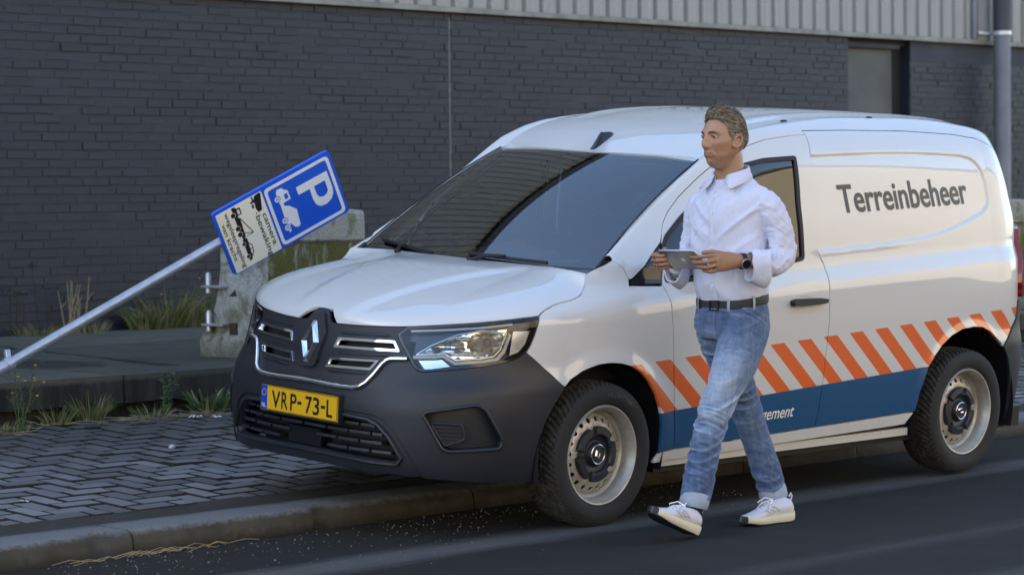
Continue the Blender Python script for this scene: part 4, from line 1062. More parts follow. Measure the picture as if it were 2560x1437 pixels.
# ---- dark linings, light-blocking boxes underneath
for sg in (1, -1):
    n = 40
    for cx_, a0, a1, r0 in ((0., -.25, math.pi + .25, .40), (-2.716, -.25, math.pi + .25, .428)):
        lin = MB()
        for rr0, rr1, y0, y1 in ((r0, r0, .90, .48),):
            k0 = len(lin.v)
            for i in range(n + 1):
                a = a0 + (a1 - a0) * i / n
                lin.v += [(cx_ + rr0 * math.cos(a), sg * y0, rr0 * math.sin(a)), (cx_ + rr1 * math.cos(a), sg * y1, rr1 * math.sin(a))]
            for i in range(n): lin.f.append((k0 + 2 * i, k0 + 2 * i + 2, k0 + 2 * i + 3, k0 + 2 * i + 1))
        k0 = len(lin.v); lin.v += [(cx_ + r0 * math.cos(a0 + (a1 - a0) * i / n), sg * .48, r0 * math.sin(a0 + (a1 - a0) * i / n)) for i in range(n + 1)]; lin.f.append(tuple(range(k0, k0 + n + 1)))
        lin.build('wheel_arch_liner', M['matt_black'], van, True, 60)
b = MB(); b.box(-3.35, -.45, -.80, .80, -.13, -.03); b.box(-2.2, -.45, -.84, .84, -.10, .02); b.box(-.45, .42, -.47, .47, -.12, .3); b.box(.40, .76, -.50, .50, -.06, .34)
b.box(-3.3, -3.1, -.7, .7, -.1, .3); b.build('underbody_blocker', M['matt_black'], van, False)  # plain black boxes added below the floor to block light
for sg in (1, -1): b = MB(); b.box(-2.28, -.42, sg * .835 if sg > 0 else -.862, .862 if sg > 0 else -.835, -.092, -.055); b.build('sill_flange', M['bulkhead'], van, False)
# inner skin that keeps daylight out of the panel gaps
for o_, pl in (('inner_flank', [(2.0, -.02), (3.85, .03), (3.9, .25), (4.0, .36), (4.1, .42), (4.28, .45), (4.45, .42), (4.56, .33), (4.75, .45), (4.95, .5), (4.95, 1.2), (4.7, 1.33), (4.3, 1.40), (3.1, 1.41), (3.10, .83), (2.1, .735), (1.95, .72)]),):
    panel(o_, pl, M['grey_trim_in'], .08, off=-.030, th=0, gap=0)
panel('wing_gap_blocker', [(1.25, .36), (1.32, .37), (1.4, .40), (1.49, .42), (1.6, .42), (1.7, .40), (1.8, .35), (1.9, .22), (1.95, 0), (2.0, 0), (1.95, .72), (1.5, .70), (1.1, .60)], M['matt_black'], .08, off=-.035, th=0, gap=0)  # black sheet added behind the wing so its gaps stay dark
b = MB(); b.box(-.35, .60, -.72, .72, .30, .52); b.box(-.35, .30, -.76, .76, .50, .66); b.box(.35, .80, -.50, .50, .2, .50); b.build('engine_block', M['matt_black'], van, False)
# ---- cabin seen through the glass
b = MB(); b.cbox(-.62, -.12, -.74, .74, .45, .72, .05); b.cbox(-.30, .02, -.70, .70, .66, .752, .03); b.box(-.15, .10, -.72, .72, .55, .74); b.cbox(-.60, -.28, .20, .56, .70, .80, .03); b.cbox(-.50, -.34, -.14, .14, .70, .835, .02); b.build('dashboard', M['dash'], van, True, 50)
for sy in (.37, -.37):
    b = MB(); b.cbox(-1.25, -.75, sy - .25, sy + .25, .18, .36, .05)
    b.cbox(-.09, .09, -.25, .25, 0, .62, .06, Matrix.Translation((-1.20, sy, .34)) @ Matrix.Rotation(math.radians(-17), 4, 'Y'))
    b.cbox(-.05, .05, -.13, .13, 0, .19, .04, Matrix.Translation((-1.385, sy, .955)) @ Matrix.Rotation(math.radians(-14), 4, 'Y')); b.build('seat', M['seat'], van, True, 50)
b = MB(); R_ = Matrix.Translation((-.60, .37, .72)) @ Matrix.Rotation(math.radians(62), 4, 'Y')
b.tube([R_ @ Vector((.185 * math.cos(a), .185 * math.sin(a), 0)) for a in np.linspace(0, 2 * math.pi, 33)], .015, 8, False); b.cbox(-.17, .17, -.03, .03, -.01, .015, .006, R_); b.sphere((0, 0, 0), (.06, .06, .03), 12, 8, R_); b.build('steering_wheel', M['dash'], van)
flat('bulkhead', [(-.80, -.02), (.80, -.02), (.80, 1.10), (.76, 1.28), (.62, 1.40), (-.62, 1.40), (-.76, 1.28), (-.80, 1.10)], -1.53, -1.50, M['bulkhead'], van)
b = MB(); b.box(-1.5, .0, -.78, .78, -.03, .02); b.build('cabin_floor', M['seat'], van, False)
b = MB(); b.cbox(-.95, -.82, -.10, .10, 1.165, 1.235, .02); b.build('interior_mirror', M['gloss_black'], van)
b = MB(); b.cbox(-1.06, -.88, -.58, .58, 1.235, 1.26, .01); b.build('sun_visor', M['grey_trim_in'], van)
# door mirrors
for sg in (1, -1):
    b = MB(); q = P(2.30, .80)
    b.sphere((0, 0, 0), (.07, .108, .125), 22, 14); b.v = [((v[0] if v[0] > -.02 else -.02 + (v[0] + .02) * .2), v[1] * (1 - .12 * v[2] / .135), v[2]) for v in b.v]
    b.v = [(v[0] + q[0] - .02, sg * (v[1] + .99), v[2] + .89) for v in b.v]
    b2 = MB(); b2.add(b.v, b.f); b2.cbox(q[0] - .07, q[0] + .01, *(sorted((sg * .85, sg * .93))), .775, .835, .012)
    mr = b2.build('door_mirror', M['plastic'], van)
    b = MB(); b.box(q[0] - .046, q[0] - .0445, *sorted((sg * .91, sg * 1.07)), .80, .98); b.build('mirror_glass', M['chrome'], mr, False)
# ---- wheels: tyre with cut tread, pierced steel rim, black hub cap
def tyre_mesh():
    R0, hw = .3235, .1025
    prof = [(.2205, -.088), (.225, -.097), (.240, -.1045), (.262, -.1075), (.283, -.1065), (.300, -.1005), (.311, -.093)]
    tr = [(-.093 + .186 * i / 26) for i in range(27)]
    nseg = 68 * 7; V = []; F = []; mats = []
    full = [(r, y, False) for r, y in prof] + [(.3115 + .012 * (1 - (abs(y) / .093) ** 3.2), y, True) for y in tr] + [(r, -y, False) for r, y in prof[::-1]]
    m = len(full)
    for k in range(nseg):
        th = 2 * math.pi * k / nseg
        for r, y, t in full:
            if t:
                u = abs(y) / .093
                ph = (k / 7 * 1.0 + 1.0 * u * u + .7 * u + (.5 if y > 0 else 0)) % 1
                groove = ph < .33 and u > .08
                if abs(abs(y) - .036) < .0042 or abs(y) < .003: groove = True
                if groove: r -= .0075
            V.append((r * math.cos(th), y, r * math.sin(th)))
    for k in range(nseg):
        k2 = (k + 1) % nseg
        for j in range(m - 1): F.append((k * m + j, k * m + j + 1, k2 * m + j + 1, k2 * m + j)); mats.append(1 if 6 <= j <= 33 else 0)
    me = bpy.data.meshes.new('tyre'); me.from_pydata(V, [], F); me.update(); me.materials.append(M['tyre']); me.materials.append(M['tread'])
    me.polygons.foreach_set('material_index', mats); me.polygons.foreach_set('use_smooth', [mi == 0 for mi in mats]); return me
tyre_me = tyre_mesh()
rimb = MB(); rimb.lathe([(.2215, .088), (.2225, .094), (.2195, .099), (.213, .0975), (.2085, .089), (.2035, .078), (.1975, .068), (.1955, .052), (.1940, .034), (.1850, .028), (.180, .020), (.180, -.09), (.2205, -.09)], 72, 'y')
rim_me = rimb.build('wheel_rim_proto', M['steel_rim']).data
bpy.data.objects.remove(bpy.data.objects['wheel_rim_proto'])
hole_c = [(.1555 * math.cos(2 * math.pi * (k + .3) / 20), .1555 * math.sin(2 * math.pi * (k + .3) / 20)) for k in range(20)]
holes = [[(cx_ + .0112 * math.cos(a), cz_ + .0112 * math.sin(a)) for a in np.linspace(0, 2 * math.pi, 13)[:-1]] for cx_, cz_ in hole_c]
def disc(a, b_):
    a = np.asarray(a, float); b_ = np.asarray(b_, float); r = np.hypot(a, b_)
    y = .030 + .016 * np.clip((.172 - r) / .03, 0, 1) - .02 * np.clip((r - .172) / .012, 0, 1)
    return np.stack([a, y, b_], -1)
circ = lambda r, n: [(r * math.cos(a), r * math.sin(a)) for a in np.linspace(0, 2 * math.pi, n + 1)[:-1]]
disc_o = patch('disc_proto', circ(.184, 72), disc, M['steel_rim'], None, .02, holes + [circ(.06, 30)], 0, .006, True); disc_me = disc_o.data; bpy.data.objects.remove(disc_o)
def hubcap():
    n = 120; V = []; F = []
    ring = [(.124, .046, 0), (.124, .062, 0), (.119, .068, 0), (.092, .070, 0), (.084, .064, 0), (.079, .052, 0), (.060, .048, 0), (.054, .050, 0), (.048, .066, 0), (.0455, .0685, 0), (0, .0685, 0)]
    m = len(ring)
    for k in range(n):
        a = 2 * math.pi * k / n; ph = ((a / (2 * math.pi) * 5 + .18) % 1); notch = .40 < ph < .60
        for r, y, _ in ring:
            rr, yy = r, y
            if notch and r > .09: rr = min(r, .108) if r > .112 else r; yy = y - (.012 if r > .09 else 0)
            V.append((rr * math.cos(a), yy, rr * math.sin(a)))
    for k in range(n):
        for j in range(m - 1): F.append((k * m + j, k * m + j + 1, ((k + 1) % n) * m + j + 1, ((k + 1) % n) * m + j))
    o = mesh('hub_proto', V, F, M['plastic'], None, True, 28); me = o.data; bpy.data.objects.remove(o); return me
hub_me = hubcap()
b = MB(); b.lathe([(.0420, .0685), (.0455, .0705), (.0425, .0722), (.0395, .0705), (.0395, .0690)], 40, 'y')
o = b.build('hr', M['satin']); hring_me = o.data; bpy.data.objects.remove(o)
o_ = [(.004, .024), (.0175, 0), (.004, -.024), (-.004, -.024), (-.0175, 0), (-.004, .024)]; i_ = [(.0012, .010), (.006, 0), (.0012, -.010), (-.0012, -.010), (-.006, 0), (-.0012, .010)]; m_ = [((a + c) / 2, (b_ + d) / 2) for (a, b_), (c, d) in zip(o_, i_)]
V = [(x, .0688, z) for x, z in o_] + [(x, .0735, z) for x, z in m_] + [(x, .0690, z) for x, z in i_]
o = mesh('hl', V, [(r * 6 + i, r * 6 + (i + 1) % 6, r * 6 + 6 + (i + 1) % 6, r * 6 + 6 + i) for r in range(2) for i in range(6)], M['chrome'], None, False); hlogo_me = o.data; bpy.data.objects.remove(o)
wheel0 = None
def parts(o): return list(o.children)
for (x_, sg, rot, dz) in ((0, 1, .35, .0), (-2.716, 1, 1.15, 0), (0, -1, .7, .072), (-2.716, -1, 2.2, .06)):
    wl = empty('wheel'); wl.parent = van; wl.location = (x_, sg * .806, dz); wl.rotation_euler = (0, 0, 0 if sg > 0 else math.pi)
    if x_ == 0 and sg > 0: wl.rotation_euler = (0, 0, math.radians(.4))
    for nm, me in (('tyre', tyre_me), ('rim', rim_me), ('rim_disc', disc_me), ('hub_cap', hub_me), ('hub_ring', hring_me), ('hub_diamond', hlogo_me)):
        o = link(nm, me, wl); o.rotation_euler = (0, rot, 0)
    b = MB(); b.lathe([(.0, -.06), (.17, -.06), (.17, .0), (.0, .0)], 32, 'y'); b.build('brake_drum', M['matt_black'], wl)
for sg in (1,):
    V, F = text_mesh('MICHELIN', .026, .17, .01)
    for ang, wl in ((math.radians(128), 0), (math.radians(-45), 0)):
        VV = []
        for x, y in V:
            a = ang - x / .272; r = .259 + y; VV.append((r * math.cos(a), .806 + .1082 - .012 * max(0, (r - .268) / .03) ** 2 + .0002, r * math.sin(a)))
        mesh('tyre_lettering', VV, F, simple('raised_rubber', (.030, .029, .028), .45), van, False)
# ================================================================== STREET THINGS
# ---- concrete barriers standing on the platform edge
def barrier(loc, rz, label, pins=True):
    root = empty('concrete_barrier', loc, rz, label, 'barrier', 'concrete barriers on the platform')
    prof = [(.17, 0), (.172, .09), (.15, .125), (.05, .26), (.015, .33), (-.004, .44), (-.010, .68), (.012, .70), (.012, .865), (0, .88),
            (-.405, .88), (-.417, .865), (-.417, .70), (-.40, .68), (-.405, .44), (-.43, .33), (-.465, .26), (-.56, .125), (-.585, .09), (-.583, 0)]
    dp = densify(prof, .045); nx = 30; V = []; F = []
    for i in range(nx + 1):
        x = -.86 * i / nx
        for y, z in dp:
            q = np.array((x * 7, y * 7, z * 7)); d = vnoise(q, 3) * .008 + vnoise(q * 3, 4) * .004
            V.append((x + (.012 * vnoise(q * 1.3, 8) if i in (0, nx) else 0), y + d * (1 if y > -.2 else -1), max(0, z + (vnoise(q * 1.7, 5) * .006 if z > .02 else 0))))
    m = len(dp)
    for i in range(nx):
        for k in range(m): F.append((i * m + k, i * m + (k + 1) % m, (i + 1) * m + (k + 1) % m, (i + 1) * m + k))
    F.append(tuple(range(m - 1, -1, -1))); F.append(tuple(nx * m + k for k in range(m)))
    mesh('block', V, F, M['barrier'], root, True, 38)
    # matt black strip standing in for the groove under the cap
    b = MB(); b.box(-.85, -.004, -.009, .002, .685, .700); b.build('groove', M['matt_black'], root, False)
    if pins:
        for z in (.42, .19):
            b = MB(); b.cbox(-.01, .075, -.50, -.33, z, z + .016, .003); pb = b.build('bracket', M['galv'], root, True)
            b = MB(); b.lathe([(.0, z - .03), (.019, z - .03), (.020, z + .075), (.014, z + .092), (.0, z + .097)], 16, 'z', Matrix.Translation((.042, -.465, 0))); b.build('bolt', M['galv'], pb)
            b = MB(); b.cbox(-.008, .008, -.33, -.27, z - .05, z + .02, .003); b.build('rust_plate', simple('rusty_iron', (.045, .030, .018), .8), root, True)
    return root
barrier((-1.58, -4.03, ZS), math.radians(7), 'mossy stepped concrete barrier behind the leaning parking sign')
barrier((-9.28, -3.95, ZS), math.radians(4), 'mossy concrete barrier behind the tail of the van', False)
# ---- the parking sign on its bent-over pole
M['sign_blue'] = simple('sign_blue', (.016, .115, .72), .35, coat=.5)
def m_cream():
    m, t, b = nodes('reflective_cream'); p = opos(t); n = noise(t, p, 3.5, 3, .5); g = noise(t, p, 240, 2, .6)
    Lk(t, mixc(t, ramp(t, n, [(.3, 0.), (.7, 1.)]), (.95, .86, .60), (.93, .90, .80)), b.inputs['Base Color']); Lk(t, ramp(t, g, [(.3, .25), (.7, .5)]), b.inputs['Roughness']); setp(b, spec=.6); return m
M['sign_cream'] = m_cream(); M['sign_white'] = simple('sign_white', (.88, .88, .90), .35, coat=.4); M['sign_black'] = simple('sign_black', (.012, .011, .009), .5)
psign = empty('parking_sign', (1.30, -3.513, pav_z(-3.513)), label='blue parking sign with cream tow-away panel on a toppled steel pole', cat='sign')
po = Vector(psign.location)
pd = Vector((-.902, .101, .421)).normalized(); L0 = Vector((-.594, -3.30, 1.183)) - po + Vector((-.012, -.060, .012))
base = L0 - pd * ((L0.z + .02) / pd.z)
b = MB(); b.tube([base, L0, L0 + Vector((-.835, .309, .455)).normalized() * .62], .027, 20); b.build('pole', M['galv'], psign)
t0 = L0 - pd * 1.385
b = MB(); b.tube([base, t0], .0335, 20); b.build('pole_sleeve', M['galv'], psign)
b = MB(); b.tube([t0 - pd * .02, t0 + pd * .02], .038, 20); b.cbox(-.015, .015, -.012, .012, .0, .075, .003, Matrix.Translation(t0) @ Vector((0, -.25, 1)).to_track_quat('Z', 'Y').to_matrix().to_4x4()); b.build('pole_clamp', M['galv'], psign)
up_ = Vector((-.835, .309, .455)).normalized()
rt_ = Vector((-.513, -.143, -.846)); rt_ = (rt_ - up_ * rt_.dot(up_)).normalized(); nm_ = rt_.cross(up_)
SWd, SH = .402, .772
MS = Matrix.Translation(Vector((-.965, -3.194, 1.374)) - po) @ Matrix((rt_, up_, nm_)).transposed().to_4x4()
board = empty('sign_board'); board.parent = psign; board.matrix_local = MS
def sflat(name, poly, z0, z1, mat, holes=(), parent=None):
    """flat plate in the sign's own axes: poly in fractions (across, up)"""
    pl = [((u - .5) * SWd, (v - .5) * SH) for u, v in poly]
    return patch(name, pl, lambda a, b_: np.stack([a, b_, np.full_like(a, z1)], -1), mat, board, .3, [[((u - .5) * SWd, (v - .5) * SH) for u, v in h] for h in holes], 0, z1 - z0, False, .3)
fr_ = lambda u0, u1, v0, v1, r: [(.5 + x / SWd, .5 + y / SH) for x, y in rounded([((u - .5) * SWd, (v - .5) * SH) for u, v in ((u0, v0), (u1, v0), (u1, v1), (u0, v1))], r, 5)]
sflat('board_back', fr_(0, 1, 0, 1, .022), -.022, .0, M['sign_blue'])
sflat('cream_panel', fr_(.045, .985, .022, .408, .008), -.0, .0022, M['sign_cream'])
sflat('white_border', fr_(.058, .968, .425, .976, .030), 0, .0018, M['sign_white'], [fr_(.105, .921, .449, .952, .020)])
Pp = [(.265, .668), (.268, .932), (.54, .934), (.62, .925), (.685, .898), (.72, .85), (.705, .800), (.65, .772), (.56, .762), (.385, .764), (.383, .668)]
Pi = [(.383, .800), (.383, .896), (.53, .896), (.575, .882), (.597, .85), (.57, .815), (.52, .802)]
sflat('letter_p', Pp, 0, .0022, M['sign_white'], [Pi])
def wheel(u, v, r, mat, hole=None, z=.003):
    cr = lambda rr: [(u + rr / SWd * math.cos(a), v + rr / SH * math.sin(a)) for a in np.linspace(0, 2 * math.pi, 17)[:-1]]
    sflat('pictogram_wheel', cr(r), 0, z, mat, [cr(hole)] if hole else [])
tr = [(.155, .522), (.160, .560), (.200, .575), (.235, .600), (.372, .602), (.380, .540), (.425, .536), (.46, .572), (.56, .618), (.80, .606), (.815, .585), (.79, .560), (.70, .535), (.82, .522), (.83, .505), (.60, .508), (.38, .512), (.355, .508), (.20, .508)]
sflat('truck_pictogram', tr, 0, .0022, M['sign_white'], [[(.268, .560), (.262, .588), (.345, .590), (.350, .562)]])
sflat('truck_seam', [(.385, .535), (.395, .560), (.402, .560), (.395, .533)], 0, .0026, M['sign_blue'])
for u in (.285, .632, .745):
    wheel(u, .502, .0205, M['sign_blue'], None, .0026); wheel(u, .502, .0165, M['sign_white'], None, .003); wheel(u, .502, .0085, M['sign_blue'], None, .0034); wheel(u, .502, .0045, M['sign_white'], None, .0038)
K = M['sign_black']
sflat('camera_pictogram', [(.060, .345), (.050, .392), (.075, .398), (.305, .368), (.315, .338), (.245, .326), (.100, .335)], 0, .003, K)
sflat('camera_pictogram', [(.0515, .318), (.0515, .330), (.100, .330), (.115, .334), (.150, .331), (.150, .306), (.120, .296), (.120, .318), (.0515, .318)][:-1], 0, .003, K)
sflat('camera_pictogram', [(.165, .305), (.165, .322), (.225, .316), (.225, .302)], 0, .003, K)
sflat('camera_beam', [(.320, .312), (.300, .322), (.312, .326), (.332, .315)], 0, .003, K)
sflat('tow_truck_pictogram', [(.062, .150), (.066, .178), (.098, .185), (.105, .215), (.205, .215), (.212, .178), (.245, .182), (.26, .188), (.545, .182), (.585, .160), (.50, .150), (.22, .150)], 0, .003, K, [[(.122, .186), (.124, .206), (.190, .206), (.194, .186)]])
def bar2(a, c, w_): 
    a = np.array(a) * (SWd, SH); c = np.array(c) * (SWd, SH); d = (c - a) / np.linalg.norm(c - a); n_ = np.array((-d[1], d[0])) * w_ / 2
    sflat('crane_pictogram', [tuple(q / (SWd, SH)) for q in (a + n_, c + n_, c - n_, a - n_)], 0, .003, K)
bar2((.25, .188), (.545, .249), .005); bar2((.545, .249), (.485, .175), .004); bar2((.25, .188), (.50, .180), .004); bar2((.545, .249), (.545, .19), .003)
sflat('car_pictogram', [(.565, .168), (.57, .186), (.65, .186), (.695, .206), (.80, .203), (.86, .180), (.905, .166), (.905, .148), (.57, .150)], 0, .003, K, [[(.665, .184), (.70, .200), (.745, .198), (.745, .182)], [(.755, .182), (.755, .198), (.795, .196), (.835, .178)]])
for u in (.172, .385, .478): wheel(u, .147, .0165, M['sign_cream'], None, .0034); wheel(u, .147, .0142, K, None, .0038)
for u in (.635, .835): wheel(u, .148, .0125, M['sign_cream'], None, .0034); wheel(u, .148, .0105, K, None, .0038)
def stext(txt, u0, v0, h, wd, bold=.01):
    V, F = text_mesh(txt, h, wd, bold); mesh('sign_text', [((u0 - .5) * SWd + x, (v0 - .5) * SH + y, .0034) for x, y in V], F, K, board, False)
stext('camera', .365, .358, .031, .205); stext('bewaking', .352, .304, .031, .262); stext('wegsleepregeling', .085, .086, .026, .352); stext('van kracht', .215, .038, .026, .240)
b = MB()
for v in (.16, .78):
    c_ = MS @ Vector((0, (v - .5) * SH, -.03)); b.cbox(-.05, .05, -.018, .018, -.012, .012, .003, MS @ Matrix.Translation((.01, (v - .5) * SH, -.034)))
b.build('sign_clamp', M['galv'], psign)

# ---- weeds, dry stalks, straw, stones
def m_leaf(name, a, c, sc=40):
    m, t, b = nodes(name); p = opos(t); n = noise(t, p, sc, 3, .6)
    Lk(t, mixc(t, n, a, c), b.inputs['Base Color']); setp(b, rough=.6, spec=.3); return m
M['grass'] = m_leaf('grass_blade', (.050, .085, .016), (.14, .17, .045)); M['straw'] = m_leaf('dry_straw', (.24, .19, .10), (.42, .35, .21)); M['weed'] = m_leaf('weed_leaf', (.050, .090, .030), (.12, .16, .065))
M['petal'] = simple('yellow_petal', (.70, .50, .015), .5); M['darkweed'] = m_leaf('dead_weed', (.020, .017, .010), (.05, .042, .022))
def blade(b, p, d, length, wd, bend, rr, n=4):
    p = Vector(p); d = Vector(d).normalized(); side_ = d.cross(Vector((rr.normal(), rr.normal(), .1))).normalized(); V = []; F = []
    g = Vector((d.x, d.y, 0)); g = g.normalized() if g.length > 1e-3 else Vector((1, 0, 0))
    q = p.copy(); dd = d.copy()
    for k in range(n + 1):
        w_ = wd * (1 - (k / n) ** 1.6) * .5 + .0002; V += [q - side_ * w_, q + side_ * w_]
        q = q + dd * (length / n); dd = (dd + (g * .5 - Vector((0, 0, 1))) * bend / n).normalized()
    for k in range(n): F.append((2 * k, 2 * k + 1, 2 * k + 3, 2 * k + 2))
    b.add(V, F); return q
def tuft(loc, label, n=40, h=.12, r=.05, dry=.25, mat='grass', cat='grass', name='grass_tuft', spread=.6, wd=.005):
    rr = np.random.default_rng(int(abs(loc[0] * 1000) + abs(loc[1] * 7000)))
    root = empty(name, loc, 0, label, cat, 'weeds along the wall and platform')
    n = int(n * 1.7)
    for mt, cnt, nm in ((mat, int(n * (1 - dry)), 'blades'), ('straw', int(n * dry), 'dry_blades')):
        if cnt < 1: continue
        b = MB()
        for i in range(cnt):
            a = rr.uniform(0, 6.28); q = r * math.sqrt(rr.uniform()); l = h * rr.uniform(.45, 1.1)
            blade(b, (q * math.cos(a), q * math.sin(a) * .7, -.005), (math.cos(a) * spread * rr.uniform(.2, 1), math.sin(a) * spread * rr.uniform(.2, 1), 1), l, wd * rr.uniform(.6, 1.3), rr.uniform(.2, 1.4), rr)
        o = b.build(nm, M[mt], root, False); o['kind'] = 'stuff'
    return root
def herb(loc, label, h=.30, stems=4, flowers=0, mat='weed', leaf=.022, lean=(0, 0), dens=14):
    rr = np.random.default_rng(int(abs(loc[0] * 999) + abs(loc[1] * 5555)))
    root = empty('weed_plant', loc, 0, label, 'weed', 'weeds along the wall and platform')
    st = MB(); lf = MB(); fl = MB(); tips = []
    for i in range(stems):
        a = rr.uniform(0, 6.28); l = h * rr.uniform(.65, 1.05); d = Vector((math.cos(a) * .28 + lean[0], math.sin(a) * .22 + lean[1], 1)).normalized()
        pts = [Vector((rr.normal(0, .008), rr.normal(0, .008), -.005))]
        for k in range(6): pts.append(pts[-1] + (d + Vector((rr.normal(0, .14), rr.normal(0, .14), 0))).normalized() * l / 6)
        st.tube(pts, [.0022 - .00022 * k for k in range(7)], 5)
        for k in range(dens):
            t = rr.uniform(.12, 1) * 6; j = min(int(t), 5); q = pts[j].lerp(pts[j + 1], t - j); a2 = rr.uniform(0, 6.28)
            blade(lf, q, (math.cos(a2), math.sin(a2), rr.uniform(.1, .9)), leaf * rr.uniform(.6, 1.4), leaf * .38, 1.0, rr, 3)
        tips.append(pts[-1])
        for k in range(2):
            j = rr.integers(2, 5); a2 = rr.uniform(0, 6.28); q2 = pts[j] + Vector((math.cos(a2) * .05, math.sin(a2) * .05, .06)) * (h / .3); st.tube([pts[j], pts[j].lerp(q2, .5) + Vector((0, 0, .004)), q2], .0012, 4); tips.append(q2)
    st.build('stem', M[mat], root); o = lf.build('leaves', M[mat], root, False); o['kind'] = 'stuff'
    for i in range(flowers):
        q = tips[i % len(tips)] + Vector((rr.normal(0, .012), rr.normal(0, .012), rr.uniform(0, .012))) ; b = MB()
        for k in range(8):
            a = k * math.pi / 4; blade(b, q, (math.cos(a), math.sin(a), .35), .010, .006, .3, rr, 2)
        b.sphere(tuple(q + Vector((0, 0, .002))), .0036, 8, 5); b.build('flower', M['petal'], root, False)
    return root
def stalks(loc, label, n, h, mat='straw', heads=False, lean=.1):
    rr = np.random.default_rng(int(abs(loc[0] * 777) + abs(loc[1] * 333))); root = empty('dry_stalks', loc, 0, label, 'weed', 'weeds along the wall and platform')
    for i in range(n):
        l = h * rr.uniform(.6, 1.05); x = rr.normal(0, .06); d = Vector((rr.normal(0, lean), rr.normal(0, lean), 1)).normalized(); p0 = Vector((x, rr.normal(0, .02), -.01)); b = MB()
        b.tube([p0, p0 + d * l * .5 + Vector((rr.normal(0, .008), 0, 0)), p0 + d * l], [.0042, .0036, .0022], 6)
        if rr.uniform() < .6: q = p0 + d * l * .6; b.tube([q, q + Vector((rr.choice((-1, 1)) * .05, 0, .05))], .0022, 5)
        if heads:
            for k in range(9): q = p0 + d * l + Vector((rr.normal(0, .018), rr.normal(0, .012), rr.normal(0, .010))); b.sphere(tuple(q), .007, 7, 5)
        b.build('stalk', M[mat], root, False)
    return root
# at the foot of the wall
yb = YW + .12
stalks((-2.66, yb, ZS), 'bunch of pale dry stalks against the brick wall, left of the pole', 9, .40)
stalks((-2.13, yb + .03, ZS), 'thin dark seed-headed weed at the left end of the wall', 3, .50, 'darkweed', True)
stalks((-2.42, yb + .02, ZS), 'dark dead weed with a round seed head beside the pale stalks', 2, .56, 'darkweed', True)
tuft((-2.35, yb, ZS), 'low dark grass under the dead seed-headed weeds', 80, .12, .20, .3, 'grass')
tuft((-2.80, yb, ZS), 'grass growing round the foot of the pale dry stalks', 70, .13, .16, .45, 'grass')
tuft((-3.30, yb + .02, ZS), 'green tuft just behind the middle of the leaning pole', 130, .24, .14, .25, 'grass', wd=.008)
tuft((-3.52, yb, ZS), 'tall mixed green and straw tuft left of the concrete barrier', 150, .36, .16, .35, 'grass', wd=.008)
tuft((-3.72, yb + .03, ZS), 'straw-yellow grass clump close to the concrete barrier', 130, .28, .14, .55, 'grass', wd=.008)
tuft((-3.95, yb, ZS), 'grass clump half hidden behind the concrete barrier', 120, .30, .18, .3, 'grass', wd=.008)
herb((-3.50, yb + .04, ZS), 'leafy weed with one yellow flower in the wall grass', .34, 4, 2)
herb((-3.88, yb + .04, ZS), 'bushy green weed by the bolts of the barrier', .42, 5, 1)
# along the foot of the platform
ye = YS + .06
def pz(x, y): return (x, y, pav_z(y) - .004)
tuft(pz(.62, ye + .10), 'matted grass and straw at the left edge of the pavement', 110, .07, .16, .5)
tuft(pz(.20, ye), 'low grass tuft left of the platform joint', 80, .12, .08, .3)
tuft(pz(-.02, ye + .01), 'taller green grass tuft in the middle of the platform foot', 90, .19, .08, .25)
herb(pz(-.52, ye + .02), 'upright green weed in front of the platform joint', .25, 5, 0, 'weed', .028, (.05, 0), 22)
tuft(pz(-.42, ye + .04), 'small weeds round the upright green weed', 70, .09, .13, .35)
tuft(pz(-.82, ye + .03), 'broad-leaved green clump right of the upright weed', 60, .16, .10, .1, 'weed', wd=.020)
tuft(pz(-1.02, ye + .04), 'green tuft beside the headlamp of the van', 80, .14, .10, .15, 'weed', wd=.014)
herb(pz(-1.17, ye + .04), 'fine green weed with a yellow flower next to the van', .22, 5, 1, 'weed', .02, (0, 0), 16)
tuft(pz(-1.26, ye + .05), 'green grass tuft almost behind the van nose', 110, .14, .12, .1)
herb(pz(.52, ye + .14), 'scraggly weed with yellow flowers under the low end of the pole', .44, 7, 9, 'weed', .020, (-.10, .05), 9)
rr = np.random.default_rng(5)
b = MB()
for i in range(60):                                                    # dry runners lying along the platform foot
    x = rr.uniform(-1.2, .75); y = ye + .06 + rr.exponential(.07); z = pav_z(y) + .004; a = rr.normal(0, .5); l = rr.uniform(.06, .32)
    pts = [Vector((x, y, z))]
    for k in range(5): a += rr.normal(0, .35); pts.append(pts[-1] + Vector((math.cos(a) * l / 5, math.sin(a) * l / 5 * .5, rr.uniform(-.004, .008)))); pts[-1].z = max(pts[-1].z, pav_z(pts[-1].y) + .002)
    b.tube(pts, .0022, 4, False)
tag(b.build('dry_runners', M['straw'], None, False), kind='stuff')
b = MB()
for i in range(26):                                                    # straw washed into the gutter
    x = rr.normal(1.78, .22); y = -.775 + abs(rr.normal(0, .025)); a = rr.normal(0.1, .35); l = rr.uniform(.05, .20)
    b.tube([(x, y, .004), (x + l * .5 * math.cos(a), y + l * .5 * math.sin(a) * .4 + .004, .012 + rr.uniform(0, .012)), (x + l * math.cos(a), y + l * math.sin(a) * .4, .005)], .0015, 4, False)
tag(b.build('gutter_straw', M['straw'], None, False), kind='stuff')
M['stone_pale'] = simple('pale_stone', (.50, .49, .46), .8); M['stone_dark'] = simple('dark_stone', (.045, .042, .038), .8); M['litter'] = simple('white_litter', (.62, .62, .64), .6)
def stone(name, loc, r, mat, label, cat='stone'):
    V = []; F = []; b = MB(); b.sphere((0, 0, 0), r, 14, 9); b.v = [tuple(np.array(v) * (1 + .22 * vnoise(np.array(v) * 38 + loc[0] * 9))) for v in b.v]
    o = b.build(name, mat, None); o.location = loc; tag(o, label, cat, 'bits lying on the pavement'); return o
